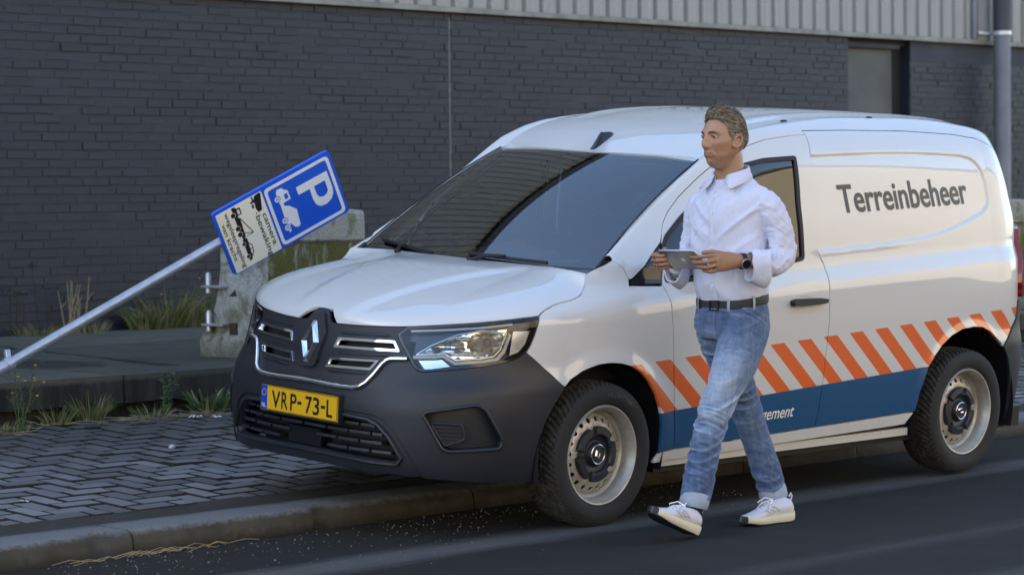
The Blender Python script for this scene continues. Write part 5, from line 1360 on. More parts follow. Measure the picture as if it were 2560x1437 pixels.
stone('pebble', (.257, -2.641, pav_z(-2.64) + .008), (.018, .016, .012), M['stone_pale'], 'white pebble alone on the brick pavement left of the bumper')
stone('stone', (.16, -3.45, pav_z(-3.45) + .012), (.050, .034, .018), M['stone_dark'], 'dark flat stone near the foot of the platform')
stone('stone', (2.10, -1.76, pav_z(-1.76) + .006), (.016, .014, .011), M['stone_dark'], 'small dark stone on the bricks at the left edge of the picture')
def litter(loc, s, label):
    rr2 = np.random.default_rng(int(abs(loc[0]) * 1000)); V = []; F = []
    for j in range(5):
        for i in range(6): V.append((s * (i / 5 - .5) * 1.4 + rr2.normal(0, s * .06), s * (j / 4 - .5) + rr2.normal(0, s * .06), abs(rr2.normal(.004, s * .14))))
    for j in range(4):
        for i in range(5): F.append((j * 6 + i, j * 6 + i + 1, j * 6 + i + 7, j * 6 + i + 6))
    o = mesh('paper_scrap', V, F, M['litter'], None, False); o.location = loc; tag(o, label, 'litter', 'bits lying on the pavement')
litter((-.58, -3.50, pav_z(-3.5)), .045, 'flat white paper scrap by the platform weeds')
litter((-.68, -3.44, pav_z(-3.44)), .05, 'crumpled white paper scrap right of the flat one')
litter((-1.22, -3.62, pav_z(-3.62)), .07, 'white paper scrap tucked beside the van nose')
litter((1.80, -1.72, pav_z(-1.72)), .03, 'tiny white scrap in a joint of the near bricks')
# grit on road, kerb and pavement
gm = simple('grit', (.19, .178, .16), .9); b = MB()
for i in range(850):
    u = rr.uniform()
    if u < .72: x = rr.uniform(-1.4, 2.5); y = -.78 + abs(rr.normal(0, .36)); z = .001
    elif u < .86: x = rr.uniform(-1.5, 2.5); y = rr.uniform(-1.28, -1.08); z = .095
    else: x = rr.uniform(-1.6, 2.4); y = rr.uniform(-3.7, -1.3); z = pav_z(y)
    s = abs(rr.normal(.0010, .0014)) + .0007; R = Matrix.Translation((x, y, z + s * .5)) @ Matrix.Rotation(rr.uniform(0, 3), 4, 'Z')
    V = [R @ Vector(q) for q in ((-s, -s * .8, -s), (s, -s * .7, -s), (s * .8, s, -s), (-s * .9, s * .7, -s), (0, 0, s * .8))]
    b.add(V, [(0, 1, 4), (1, 2, 4), (2, 3, 4), (3, 0, 4)])
tag(b.build('grit', gm, None, False), kind='stuff')
# ================================================================== THE MAN
man = empty('person', (-.33, .53, 0), label='man in pale blue shirt and jeans walking past the van holding a tablet', cat='person')
mo = np.array((-.33, .53, 0.))
def m_skin():
    m, t, b = nodes('tanned_skin'); p = opos(t); n = noise(t, p, 60, 4, .65); n2 = noise(t, p, 14, 4, .6); xyz = sep(t, p)
    col = mixc(t, n2, (.36, .19, .11), (.46, .255, .155)); col = mixc(t, ramp(t, n, [(.4, .35), (.6, 0.)]), col, (.30, .14, .08))
    hands = math_(t, 'MULTIPLY', math_(t, 'SUBTRACT', 1.35, xyz[2]), 8, clamp=True)
    col = mixc(t, math_(t, 'MULTIPLY', hands, .55), col, (.26, .125, .07))  # hands toned darker: their shadow is put into the skin colour
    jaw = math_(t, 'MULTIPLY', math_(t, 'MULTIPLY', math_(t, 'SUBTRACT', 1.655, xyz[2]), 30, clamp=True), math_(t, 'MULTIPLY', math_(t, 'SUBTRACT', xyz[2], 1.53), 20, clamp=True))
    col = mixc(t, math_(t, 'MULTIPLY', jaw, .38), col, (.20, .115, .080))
    Lk(t, col, b.inputs['Base Color']); setp(b, rough=.42, spec=.5, sss=.06); b.inputs['Subsurface Radius'].default_value = (.01, .004, .002)
    bump(t, b, n, .25, .003); return m
def m_shirt():
    m, t, b = nodes('pale_blue_shirt'); p = opos(t); xyz = sep(t, p)
    w_ = math_(t, 'SINE', math_(t, 'MULTIPLY', math_(t, 'ADD', xyz[1], math_(t, 'MULTIPLY', xyz[0], .6)), 1400)); n = noise(t, p, 9, 4, .6); n2 = noise(t, mapped(t, p, (14, 14, 5)), 1, 5, .62, .6)
    col = mixc(t, n, (.57, .585, .73), (.64, .65, .77))
    Lk(t, col, b.inputs['Base Color']); setp(b, rough=.75, spec=.25, sheen=.2); bump(t, b, n2, .55, .02); return m
def m_denim():
    m, t, b = nodes('washed_denim'); p = opos(t); xyz = sep(t, p)
    n = noise(t, mapped(t, p, (48, 48, 10)), 1, 5, .7); n2 = noise(t, p, 4.0, 3, .5); g = noise(t, mapped(t, p, (900, 900, 300)), 1, 2, .5)
    n3 = noise(t, mapped(t, p, (10, 10, 26)), 1, 4, .65, .8); pt = t.nodes.new('ShaderNodeNewGeometry').outputs['Pointiness']
    front = math_(t, 'DIVIDE', math_(t, 'ADD', xyz[0], .02), .20, clamp=True)
    wz = math_(t, 'MULTIPLY', math_(t, 'DIVIDE', math_(t, 'SUBTRACT', .90, xyz[2]), .15, clamp=True), math_(t, 'DIVIDE', math_(t, 'SUBTRACT', xyz[2], .34), .22, clamp=True))
    f = math_(t, 'ADD', .22, math_(t, 'MULTIPLY', math_(t, 'MULTIPLY', front, wz), .40)); f = math_(t, 'ADD', f, math_(t, 'MULTIPLY', math_(t, 'SUBTRACT', n, .5), .55)); f = math_(t, 'ADD', f, math_(t, 'MULTIPLY', math_(t, 'SUBTRACT', n2, .5), .30))
    f = math_(t, 'ADD', f, math_(t, 'MULTIPLY', math_(t, 'SUBTRACT', pt, .5), 7.0)); f = math_(t, 'ADD', f, math_(t, 'MULTIPLY', math_(t, 'SUBTRACT', n3, .5), .35), clamp=True)
    col = ramp(t, f, [(0, (.040, .066, .135)), (.25, (.085, .130, .235)), (.5, (.19, .255, .375)), (.75, (.36, .43, .54)), (1, (.55, .60, .68))])
    col = mixc(t, math_(t, 'MULTIPLY', g, .25), col, (.04, .06, .13))
    Lk(t, col, b.inputs['Base Color']); setp(b, rough=.85, spec=.2, sheen=.15); bump(t, b, math_(t, 'ADD', n3, math_(t, 'MULTIPLY', n, .5)), .5, .015); return m
def m_hair():
    m, t, b = nodes('grey_brown_hair'); p = opos(t); n = noise(t, mapped(t, p, (26, 120, 120)), 1, 3, .6); n2 = noise(t, p, 22, 3, .6); xyz = sep(t, p)
    col = mixc(t, ramp(t, n, [(.40, 0.), (.72, 1.)]), (.045, .032, .020), (.27, .20, .13)); col = mixc(t, ramp(t, n2, [(.5, 0.), (.8, .4)]), col, (.28, .25, .20))
    side_ = math_(t, 'DIVIDE', math_(t, 'SUBTRACT', 1.715, xyz[2]), .04, clamp=True)
    col = mixc(t, math_(t, 'MULTIPLY', side_, .55), col, (.36, .33, .29))
    Lk(t, col, b.inputs['Base Color']); setp(b, rough=.5, spec=.4); return m
M['skin'] = m_skin(); M['shirt'] = m_shirt(); M['denim'] = m_denim(); M['hair'] = m_hair()
M['belt'] = simple('black_belt', (.010, .010, .012), .55); M['button'] = simple('shirt_button', (.78, .78, .80), .3)
M['shoe'] = simple('shoe_knit', (.60, .585, .66), .8); M['shoe_grey'] = simple('shoe_stripe', (.42, .40, .36), .6); M['midsole'] = simple('cream_midsole', (.66, .62, .47), .6); M['outsole'] = simple('black_outsole', (.012, .014, .022), .5)
M['sock'] = simple('navy_sock', (.012, .014, .028), .9); M['denim_in'] = m_leaf('denim_inside', (.24, .29, .36), (.36, .41, .48)); M['seam'] = simple('denim_seam', (.15, .19, .28), .8)
M['gold'] = simple('gold', (.80, .52, .16), .22, 1.); M['tablet_alu'] = simple('tablet_aluminium', (.52, .53, .55), .32, .9); M['watch_glass'] = simple('watch_dial', (.006, .007, .012), .12)
M['eye'] = simple('eye_white', (.36, .31, .28), .25); M['iris'] = simple('iris', (.035, .030, .026), .2); M['brow'] = simple('brow_hair', (.040, .026, .018), .8); M['tee'] = simple('white_undershirt', (.80, .80, .82), .8)
M['lip'] = simple('lips', (.27, .10, .075), .5)
def L_(p): return np.array(p, float) - mo
def loft(b, secs, n=28, power=2.2):
    """secs: (centre, radius_a, radius_b) along a path; a is the radius across Y-ish, b across the path normal"""
    cs = [L_(s[0]) for s in secs]; V = []; F = []
    for i, s in enumerate(secs):
        d = cs[min(i + 1, len(cs) - 1)] - cs[max(i - 1, 0)]; d /= np.linalg.norm(d)
        yv = np.array((0, 1., 0)); yv = yv - d * (yv @ d); yv = yv / np.linalg.norm(yv) if np.linalg.norm(yv) > .25 else np.array((1., 0, 0)) - d * d[0]
        yv /= np.linalg.norm(yv); xv = np.cross(yv, d)
        for k in range(n):
            a = 2 * math.pi * k / n; c_, s_ = math.cos(a), math.sin(a); pw = s[3] if len(s) > 3 else power
            V.append(cs[i] + yv * s[1] * math.copysign(abs(c_) ** (2 / pw), c_) + xv * s[2] * math.copysign(abs(s_) ** (2 / pw), s_))
    for i in range(len(secs) - 1):
        for k in range(n): F.append((i * n + k, i * n + (k + 1) % n, (i + 1) * n + (k + 1) % n, (i + 1) * n + k))
    F.append(tuple(range(n - 1, -1, -1))); F.append(tuple(range((len(secs) - 1) * n, len(secs) * n)))
    b.add(V, F)
def spline(secs, k=4):
    """resample a list of (centre, ra, rb) smoothly"""
    A = np.array([tuple(s[0]) + (s[1], s[2]) for s in secs], float); t = np.concatenate([[0], np.cumsum(np.linalg.norm(np.diff(A[:, :3], axis=0), axis=1))])
    q = np.linspace(0, t[-1], (len(secs) - 1) * k + 1); out = []
    n = len(t); m = np.zeros_like(A); m[1:-1] = (A[2:] - A[:-2]) / (t[2:] - t[:-2])[:, None]; m[0] = (A[1] - A[0]) / (t[1] - t[0]); m[-1] = (A[-1] - A[-2]) / (t[-1] - t[-2])
    for x in q:
        i = min(np.searchsorted(t, x, 'right') - 1, n - 2); h = t[i + 1] - t[i]; u = (x - t[i]) / h
        v = (2 * u ** 3 - 3 * u * u + 1) * A[i] + (u ** 3 - 2 * u * u + u) * h * m[i] + (3 * u * u - 2 * u ** 3) * A[i + 1] + (u ** 3 - u * u) * h * m[i + 1]
        out.append((v[:3], v[3], v[4]))
    return out
def fuse(b, name, mat, voxel, smooth=3, displace=None, factor=.5):
    """join overlapping lofts into ONE continuous skin"""
    o = b.build('fuse_tmp', mat, None); r = o.modifiers.new('r', 'REMESH'); r.mode = 'VOXEL'; r.voxel_size = voxel; r.adaptivity = 0
    if smooth: s = o.modifiers.new('s', 'SMOOTH'); s.factor = factor; s.iterations = smooth
    dg = bpy.context.evaluated_depsgraph_get(); me = bpy.data.meshes.new_from_object(o.evaluated_get(dg)); bpy.data.objects.remove(o)
    n = len(me.vertices); co = np.zeros(n * 3); me.vertices.foreach_get('co', co); co = co.reshape(-1, 3)
    if displace is not None:
        nn = np.zeros(n * 3); me.vertices.foreach_get('normal', nn); nn = nn.reshape(-1, 3)
        co = co + nn * displace(co + mo, nn)[:, None]; me.vertices.foreach_set('co', co.ravel()); me.update()
    me.polygons.foreach_set('use_smooth', [True] * len(me.polygons)); me.materials.clear(); me.materials.append(mat); me.name = name
    return link(name, me, man)
# ---- head, sculpted on a sphere grid
HC = np.array((-.293, .527, 1.692)); HY = math.radians(-6); HP = math.radians(6)
HR = np.array(Matrix.Rotation(HY, 3, 'Z') @ Matrix.Rotation(-HP, 3, 'Y'))
G_ = lambda v, s: np.exp(-(v / s) ** 2)
def head_pt(d, hair=0.):
    x, y, z = d[..., 0], d[..., 1], d[..., 2]
    l0 = np.clip(-z / .55, 0, 1); l0 = l0 * l0 * (3 - 2 * l0); rho = np.maximum(np.sqrt(x * x + y * y), 1e-4) ** (-.50 * l0)
    x = x * rho; y = y * rho
    X = np.where(x > 0, .094, .104) * x; Y = .078 * y; Z = np.where(z > 0, .118, .132) * z
    lo = np.clip(-Z / .12, 0, 1)
    Y = Y * (1 - .43 * lo ** 1.35); X = np.where(x < 0, X * (1 - .62 * lo ** .9), X * (1 - .06 * lo ** 3))
    up = np.clip(Z / .118, 0, 1); X = X - .010 * up ** 2 * (x > 0) ; Y = Y * (1 - .06 * G_(Z - .01, .03) * (x > .3))
    f = np.clip(x, 0, 1) ** .5
    ay = np.abs(Y)
    ridge = np.interp(Z, [-.062, -.052, -.046, -.036, -.02, 0, .016, .028], [0, .004, .021, .028, .019, .010, .004, 0])
    X = X + f * (ridge * G_(Y, .0125) + .008 * G_(ay - .013, .007) * G_(Z + .043, .008))
    X = X - f * .0165 * G_(ay - .032, .017) * G_(Z - .001, .012)
    X = X + f * (.0075 * G_(Z - .021, .010) * G_(ay - .028, .028) + .004 * G_(Z - .045, .03))
    X = X + f * (.0055 * G_(ay - .045, .018) * G_(Z + .030, .018))
    X = X - f * .005 * G_(ay - .050, .014) * G_(Z + .066, .020)
    X = X + f * G_(Y, .026) * (.0062 * G_(Z + .0665, .0055) + .0070 * G_(Z + .0785, .0058) - .0050 * G_(Z + .0722, .0022) - .003 * G_(Z + .090, .006))
    X = X - f * .0055 * G_(ay - .028 - (-.05 - Z) * .35, .0045) * G_(Z + .058, .020)
    X = X + f * .010 * G_(Y, .022) * G_(Z + .112, .016)
    X = X - f * .0014 * np.sin((Z - .040) * 2 * np.pi / .0125 + 8 * Y) * G_(Z - .052, .016) * G_(Y, .04)
    X = X - f * .0022 * G_(ay - .034, .014) * G_(Z + .017, .0035) - f * .002 * G_(ay - .006, .003) * G_(Z - .024, .010)
    Y = Y - np.sign(y) * .006 * G_(Z + .052, .022) * G_(X - .045, .03)
    Y = Y + np.sign(y) * (.004 * G_(Z + .07, .03) * G_(X - .02, .04))
    p = np.stack([X, Y, Z], -1)
    if np.ndim(hair) or hair: p = p + d * np.asarray(hair)[..., None] if np.ndim(hair) else p + d * hair
    return p
def to_head(p): return (np.asarray(p) * np.array((1.06, 1.06, 1.01))) @ HR.T + HC
nu, nv = 120, 84
th = np.linspace(0, 2 * np.pi, nu, endpoint=False); ph = np.linspace(0.02, np.pi - .02, nv)
TH, PH = np.meshgrid(th, ph); D = np.stack([np.sin(PH) * np.cos(TH), np.sin(PH) * np.sin(TH), np.cos(PH)], -1)
hv = to_head(head_pt(D)).reshape(-1, 3) - mo
hf = [(j * nu + i, (j + 1) * nu + i, (j + 1) * nu + (i + 1) % nu, j * nu + (i + 1) % nu) for j in range(nv - 1) for i in range(nu)]
hf += [tuple(range(nu)), tuple(range((nv - 1) * nu + nu - 1, (nv - 1) * nu - 1, -1))]
body = MB(); body.add(hv, hf)
def ear(sg):
    V = []; F = []; n, m = 22, 10
    for i in range(n):
        a = 2 * math.pi * i / n
        for j in range(m):
            c_ = 2 * math.pi * j / m; rr_ = 1 + .20 * math.cos(c_)
            px_ = -.004 + .016 * rr_ * math.cos(a) - .009 * math.sin(a); pz_ = -.012 + .028 * rr_ * math.sin(a) * (1.06 if math.sin(a) > 0 else .9); py_ = .0765 + .0065 * math.sin(c_) + .012 * (1 - math.cos(a)) * .5
            V.append(to_head(np.array((px_, sg * py_, pz_))) - mo)
    for i in range(n):
        for j in range(m): F.append((i * m + j, ((i + 1) % n) * m + j, ((i + 1) % n) * m + (j + 1) % m, i * m + (j + 1) % m))
    body.add(V, F if sg > 0 else [f[::-1] for f in F])
    b = MB(); q = to_head(np.array((-.006, sg * .075, -.013))) - mo; b.sphere((0, 0, 0), (.018, .006, .027), 14, 8, Matrix.Translation(q)); body.add(b.v, b.f)
ear(1); ear(-1)
loft(body, spline([((-.352, .528, 1.42), .080, .080), ((-.348, .528, 1.48), .067, .068), ((-.336, .528, 1.55), .062, .062), ((-.326, .527, 1.62), .060, .064), ((-.318, .527, 1.66), .05, .06)]))
# core under the clothes
loft(body, spline([((-.345, .53, .90), .13, .09), ((-.345, .53, 1.05), .125, .085), ((-.335, .53, 1.25), .14, .085), ((-.345, .53, 1.40), .13, .07), ((-.352, .53, 1.45), .075, .055)]))
for (a, c) in (((-.345, .67, 1.42), (-.398, .758, 1.205)), ((-.345, .39, 1.41), (-.372, .285, 1.19))): loft(body, [(a, .033, .033), (c, .027, .027)], 14)
loft(body, [((-.395, .758, 1.200), .027, .027), ((-.30, .758, 1.160), .030, .029), ((-.20, .728, 1.168), .026, .030), ((-.165, .715, 1.170), .0245, .030)], 18)
loft(body, [((-.372, .285, 1.185), .032, .032), ((-.25, .325, 1.155), .032, .030), ((-.16, .352, 1.160), .027, .029), ((-.125, .362, 1.165), .027, .030)], 18)
for pts in (((-.335, .61, .88), (-.125, .61, .555), (-.02, .588, .21), (-.002, .58, .13)), ((-.345, .45, .88), (-.505, .46, .53), (-.635, .515, .17), (-.655, .545, .09))):
    loft(body, [(p, r, r) for p, r in zip(pts, (.07, .05, .036, .032))], 16)
def chain(pts, r0, r1):
    n = len(pts); P_ = spline([(p, r0 + (r1 - r0) * i / (n - 1), r0 + (r1 - r0) * i / (n - 1)) for i, p in enumerate(pts)], 4)
    P_ = [(p, a * (1 + .10 * math.cos(2 * math.pi * i / 4)), c * (1 + .06 * math.cos(2 * math.pi * i / 4))) for i, (p, a, c) in enumerate(P_)]
    last, prev = np.array(P_[-1][0]), np.array(P_[-2][0]); d = (last - prev) / np.linalg.norm(last - prev)
    P_ += [(last + d * r1 * .5, r1 * .8, r1 * .8), (last + d * r1 * .9, r1 * .35, r1 * .35)]
    loft(body, P_, 14, 2.)
# left hand (near): palm, four fingers under the tablet, thumb on top of it
loft(body, [((-.172, .717, 1.170), .024, .030), ((-.150, .708, 1.170), .022, .034), ((-.120, .692, 1.170), .020, .041), ((-.095, .677, 1.168), .018, .043), ((-.078, .664, 1.167), .014, .040)], 20, 2.5)
for pts in ([(-.115, .686, 1.196), (-.078, .664, 1.196), (-.050, .632, 1.192), (-.031, .600, 1.188), (-.022, .572, 1.188)],
            [(-.115, .690, 1.178), (-.074, .668, 1.176), (-.046, .636, 1.168), (-.031, .605, 1.166), (-.027, .578, 1.168)],
            [(-.118, .690, 1.160), (-.080, .670, 1.156), (-.057, .641, 1.145), (-.046, .613, 1.145), (-.044, .588, 1.149)],
            [(-.125, .688, 1.146), (-.094, .670, 1.138), (-.075, .646, 1.127), (-.066, .622, 1.127), (-.064, .602, 1.132)]): chain(pts, .0102, .0078)
chain([(-.150, .702, 1.184), (-.118, .672, 1.200), (-.088, .640, 1.209), (-.060, .606, 1.207)], .0125, .0090)
# right hand (far): fingers curl round the left end of the tablet
loft(body, [((-.130, .362, 1.165), .024, .029), ((-.105, .365, 1.168), .021, .034), ((-.075, .368, 1.172), .019, .040), ((-.045, .371, 1.176), .016, .040)], 20, 2.5)
for pts in ([(-.065, .370, 1.196), (-.020, .374, 1.199), (.012, .386, 1.196), (.016, .414, 1.194), (.006, .442, 1.193)],
            [(-.070, .370, 1.182), (-.026, .371, 1.181), (.006, .381, 1.174), (.010, .414, 1.173), (-.002, .447, 1.176)],
            [(-.076, .370, 1.168), (-.040, .371, 1.164), (-.008, .379, 1.155), (-.003, .414, 1.154), (-.015, .447, 1.159)],
            [(-.082, .371, 1.154), (-.056, .373, 1.148), (-.029, .381, 1.139), (-.022, .411, 1.139), (-.031, .440, 1.145)]): chain(pts, .0100, .0080)
chain([(-.105, .368, 1.186), (-.072, .378, 1.206), (-.045, .398, 1.215), (-.024, .424, 1.222)], .0122, .0090)
fuse(body, 'body', M['skin'], .0036, 2, None, .4)
# eyes, brows, lips
for sg in (1, -1):
    c_ = to_head(np.array((.0722, sg * .0315, .0005))) - mo; b = MB(); b.sphere((0, 0, 0), .0118, 16, 12, Matrix.Translation(c_)); e = b.build('eye', M['eye'], man)
    g = Vector(HR @ np.array((1, -.10, -.03))).normalized(); b = MB(); b.sphere((0, 0, 0), (.0068, .0068, .0022), 14, 6, Matrix.Translation(Vector(c_) + g * .0103) @ g.to_track_quat('Z', 'Y').to_matrix().to_4x4()); b.build('iris', M['iris'], e)
    b = MB(); pts = []
    for k in range(9):
        a = -1 + 2 * k / 8; yy = sg * (.031 + .013 * a); zz = .0068 - .004 * a * a; pts.append(to_head(np.array((.0835 - 1.9 * abs(abs(yy) - .026) ** 1.5 * .25, yy, zz))) - mo)
    b.tube(pts, [.002, .0042, .0052, .0056, .0056, .0052, .0046, .0034, .002], 7); b.build('eyelid', M['skin'], man)
    b = MB(); pts = []
    for k in range(9):
        a = -1 + 2 * k / 8; yy = .030 + .017 * a; zz = .0205 - .0045 * a * a + .001 * a
        dd = np.array((math.sqrt(max(0, 1 - (yy / .077) ** 2 - (zz / .118) ** 2)), sg * yy / .077, zz / .118)); pts.append(to_head(head_pt(dd) + np.array((.0008, 0, 0))) - mo)
    b.tube(pts, [.0012, .0026, .0032, .0032, .0030, .0028, .0024, .0018, .0008], 6); b.build('eyebrow', M['brow'], man)
for zz, r_ in ((-.0675, .0030), (-.0775, .0036)):
    pts = []
    for k in range(11):
        a = -1 + 2 * k / 10; yy = .026 * a; z2 = zz + (-.0725 - zz) * abs(a) ** 2.2
        dd = np.array((math.sqrt(1 - (yy / .06) ** 2 - (z2 / .122) ** 2), yy / .064, z2 / .122)); pts.append(to_head(head_pt(dd) - np.array((.0016, 0, 0))) - mo)
    b = MB(); b.tube(pts, [.0008] + [r_] * 9 + [.0008], 7); b.build('lip', M['lip'], man)
# hair: a cap swept back in ridges, with loose strands
def hairline(D):
    x, y, z = D[..., 0], D[..., 1], D[..., 2]; az = np.abs(np.arctan2(y, x))
    lim = np.interp(az, [0, .5, .85, 1.05, 1.25, 1.42, 1.55, 1.75, 2.2, 3.2], [.63, .62, .50, .36, .02, -.16, .22, .10, -.36, -.50])
    return z - lim
HL_ = hairline(D); azD = np.arctan2(D[..., 1], D[..., 0])
stn = vnoise(np.stack([D[..., 1] * 26 + D[..., 0] * 5, D[..., 0] * 4, D[..., 2] * 9], -1), 4) * .6 + vnoise(np.stack([D[..., 1] * 60 + D[..., 0] * 10, D[..., 0] * 8, D[..., 2] * 20], -1), 9) * .4
topw = np.clip((D[..., 2] - .45) / .45, 0, 1); frontw = np.clip((D[..., 0] + .1) / .8, 0, 1)
thick = np.clip(HL_ / .14, 0, 1) ** .6 * (.006 + .016 * topw + .022 * topw * frontw + .006 * np.clip(-D[..., 0], 0, 1) * np.clip(D[..., 2] + .2, 0, 1)) * (1 + .34 * stn)
hp = head_pt(D) + D * thick[..., None] + np.array((.004, 0, 0)) * (topw * frontw)[..., None]
hp = to_head(hp).reshape(-1, 3) - mo
msk = (HL_ > -.01).reshape(-1)
ids = np.cumsum(msk) - 1; F = [tuple(int(ids[k]) for k in f) for f in hf[:-1] if all(msk[list(f)])]
hb = MB(); hb.add([hp[i] for i in range(len(hp)) if msk[i]], F)
r3 = np.random.default_rng(21)
for q in range(900):
    d = r3.normal(size=3); d /= np.linalg.norm(d)
    if d[2] < -.1 or hairline(d[None])[0] < .02: continue
    pts = []; l = r3.uniform(.25, .60); ph0 = r3.normal(0, .22); lift = r3.uniform(.80, 1.12); ns = 6
    for k in range(ns + 1):
        tw = max(0, min(1, (d[2] - .45) / .45)); fw_ = max(0, min(1, (d[0] + .1) / .8))
        if hairline(d[None])[0] < .0: break
        t0_ = min(1, max(.02, hairline(d[None])[0] / .14)) ** .6 * (.006 + .016 * tw + .022 * tw * fw_ + .006 * max(0, -d[0])) * lift
        pts.append(to_head(head_pt(d) + d * (t0_ + .0012) + np.array((.004, 0, 0)) * tw * fw_) - mo)
        flow = np.array((-1., .30 + ph0, -.25)); flow = flow - d * (flow @ d); flow /= np.linalg.norm(flow); d = d + flow * l / ns; d /= np.linalg.norm(d)
    if len(pts) > 3: hb.tube(pts, [.0011 + .0006 * math.sin(math.pi * k / (len(pts) - 1)) for k in range(len(pts) - 1)] + [.0003], 4, False)
hb.build('hair', M['hair'], man, True, 60)
# ---- shirt
def shirt_folds(p, nn):
    x, y, z = p[:, 0], p[:, 1], p[:, 2]; nz = lambda a, b_, c, s: vnoise(np.stack([a, b_, c], -1), s)
    rid = lambda v: 1 - 2 * np.abs(v)                                  # sharp crests between soft hollows
    arm = np.clip((np.abs(y - .53) - .165) / .035, 0, 1)
    d = .0040 * nz(x * 8, y * 8 + z * 4, z * 13 - y * 8, 2)
    # pulls from the armpits and across the belly
    q = z * 21 - np.abs(y - .55) * 15 + x * 6
    d += (1 - arm) * .0092 * rid(nz(q * .9, y * 3.0, x * 3.5, 6)) * np.clip(nz(x * 4, y * 4.5, z * 4.5, 12) + .55, 0, 1)
    d += (1 - arm) * .0052 * rid(nz(z * 40 - y * 26, y * 6, x * 8, 21)) * np.clip(nz(x * 6, y * 6, z * 6, 22) + .4, 0, 1)
    bl = G_(z - 1.04, .05); d += bl * .0070 * rid(nz(y * 26 + x * 22, z * 9, x * 6, 8))
    # rings of folds down the sleeves, tight at the elbow
    el = .55 + 1.1 * G_(z - 1.19, .07)
    d += arm * el * .0058 * rid(nz(z * 34 + x * 26, y * 9, x * 10 - z * 4, 7))
    d += arm * .0030 * rid(nz(z * 62 - x * 45, y * 16, x * 14, 17))
    return d
sh = MB()
loft(sh, spline([((-.345, .53, .975), .150, .108), ((-.343, .53, 1.02), .160, .120), ((-.338, .53, 1.08), .166, .127), ((-.333, .53, 1.16), .172, .127), ((-.333, .53, 1.25), .181, .124), ((-.337, .53, 1.33), .190, .120), ((-.343, .53, 1.405), .192, .106), ((-.350, .53, 1.458), .166, .086), ((-.350, .53, 1.495), .108, .080), ((-.347, .53, 1.525), .080, .077)]), 36, 2.35)
loft(sh, spline([((-.348, .645, 1.420), .056, .066), ((-.354, .706, 1.412), .057, .064), ((-.380, .744, 1.340), .053, .060), ((-.398, .760, 1.262), .050, .056), ((-.402, .762, 1.200), .050, .056), ((-.352, .764, 1.160), .050, .053), ((-.295, .758, 1.157), .047, .050), ((-.245, .745, 1.162), .044, .046), ((-.232, .741, 1.163), .043, .045)]), 26)
loft(sh, spline([((-.348, .415, 1.420), .056, .066), ((-.350, .356, 1.410), .057, .064), ((-.362, .316, 1.315), .053, .060), ((-.376, .289, 1.235), .051, .056), ((-.374, .282, 1.178), .050, .055), ((-.315, .294, 1.148), .050, .053), ((-.250, .322, 1.148), .047, .050), ((-.195, .342, 1.155), .045, .046)]), 26)
shirt = fuse(sh, 'shirt', M['shirt'], .0056, 8, shirt_folds, .5)
def cuffs(name, c0, c1, r0, r1, drop):
    b = MB(); A = L_(c0); B_ = L_(c1); d = (B_ - A) / np.linalg.norm(B_ - A); yv = np.cross((0, 0, 1.), d); yv /= np.linalg.norm(yv); zv = np.cross(d, yv); V = []; n = 34
    for t, r in ((0, r0 - .010), (.0, r0), (.35, (r0 + r1) / 2 + .003), (.8, r1 + .002), (1.0, r1), (1.0, r1 - .006), (.6, r1 - .012)):
        for k in range(n):
            a = 2 * math.pi * k / n; low = max(0, -math.sin(a)) ** 1.5
            q = A + (B_ - A) * t + yv * math.cos(a) * r * .92 + zv * (math.sin(a) * r * 1.04 - low * drop * (1.15 - .5 * t)); q = q + d * .006 * math.sin(3 * a + 1) + (yv * math.cos(a) + zv * math.sin(a)) * .0022 * math.sin(7 * a + 4 * t)
            V.append(q)
    F = [(i * n + k, i * n + (k + 1) % n, (i + 1) * n + (k + 1) % n, (i + 1) * n + k) for i in range(6) for k in range(n)]
    b.add(V, F); o = b.build(name, M['shirt'], man, True, 60)
cuffs('cuff', (-.288, .766, 1.155), (-.208, .735, 1.160), .056, .050, .040); cuffs('cuff', (-.240, .324, 1.146), (-.160, .348, 1.152), .056, .052, .042)
bvh = BVHTree.FromObject(shirt, bpy.context.evaluated_depsgraph_get())
def on_shirt(y, z, off=.002, x0=.6):
    h = bvh.ray_cast(Vector(L_((x0, y, z))), Vector((-1, 0, 0)))
    return (h[0] + h[1] * off, h[1]) if h[0] is not None else (Vector(L_((-.2, y, z))), Vector((1, 0, 0)))
# placket, buttons
V = []; F = []
zs = np.linspace(.985, 1.470, 30)
for i, z in enumerate(zs):
    for y in (.514, .517, .542, .545): V.append(on_shirt(y, z, .0005 if y in (.514, .545) else .0030)[0])
for i in range(29):
    for k in range(3): F.append((4 * i + k, 4 * i + k + 1, 4 * i + 5 + k, 4 * i + 4 + k))
mesh('placket', V, F, M['shirt'], man, True, 60)
for z in (1.445, 1.375, 1.30, 1.225, 1.15, 1.06):
    p_, n_ = on_shirt(.531, z, .0045); b = MB(); b.lathe([(0, .001), (.0035, .0012), (.0052, .0022), (.0058, .0010), (.0058, -.001)], 16, 'z', Matrix.Translation(p_) @ Vector(n_).to_track_quat('Z', 'Y').to_matrix().to_4x4()); b.build('button', M['button'], man)
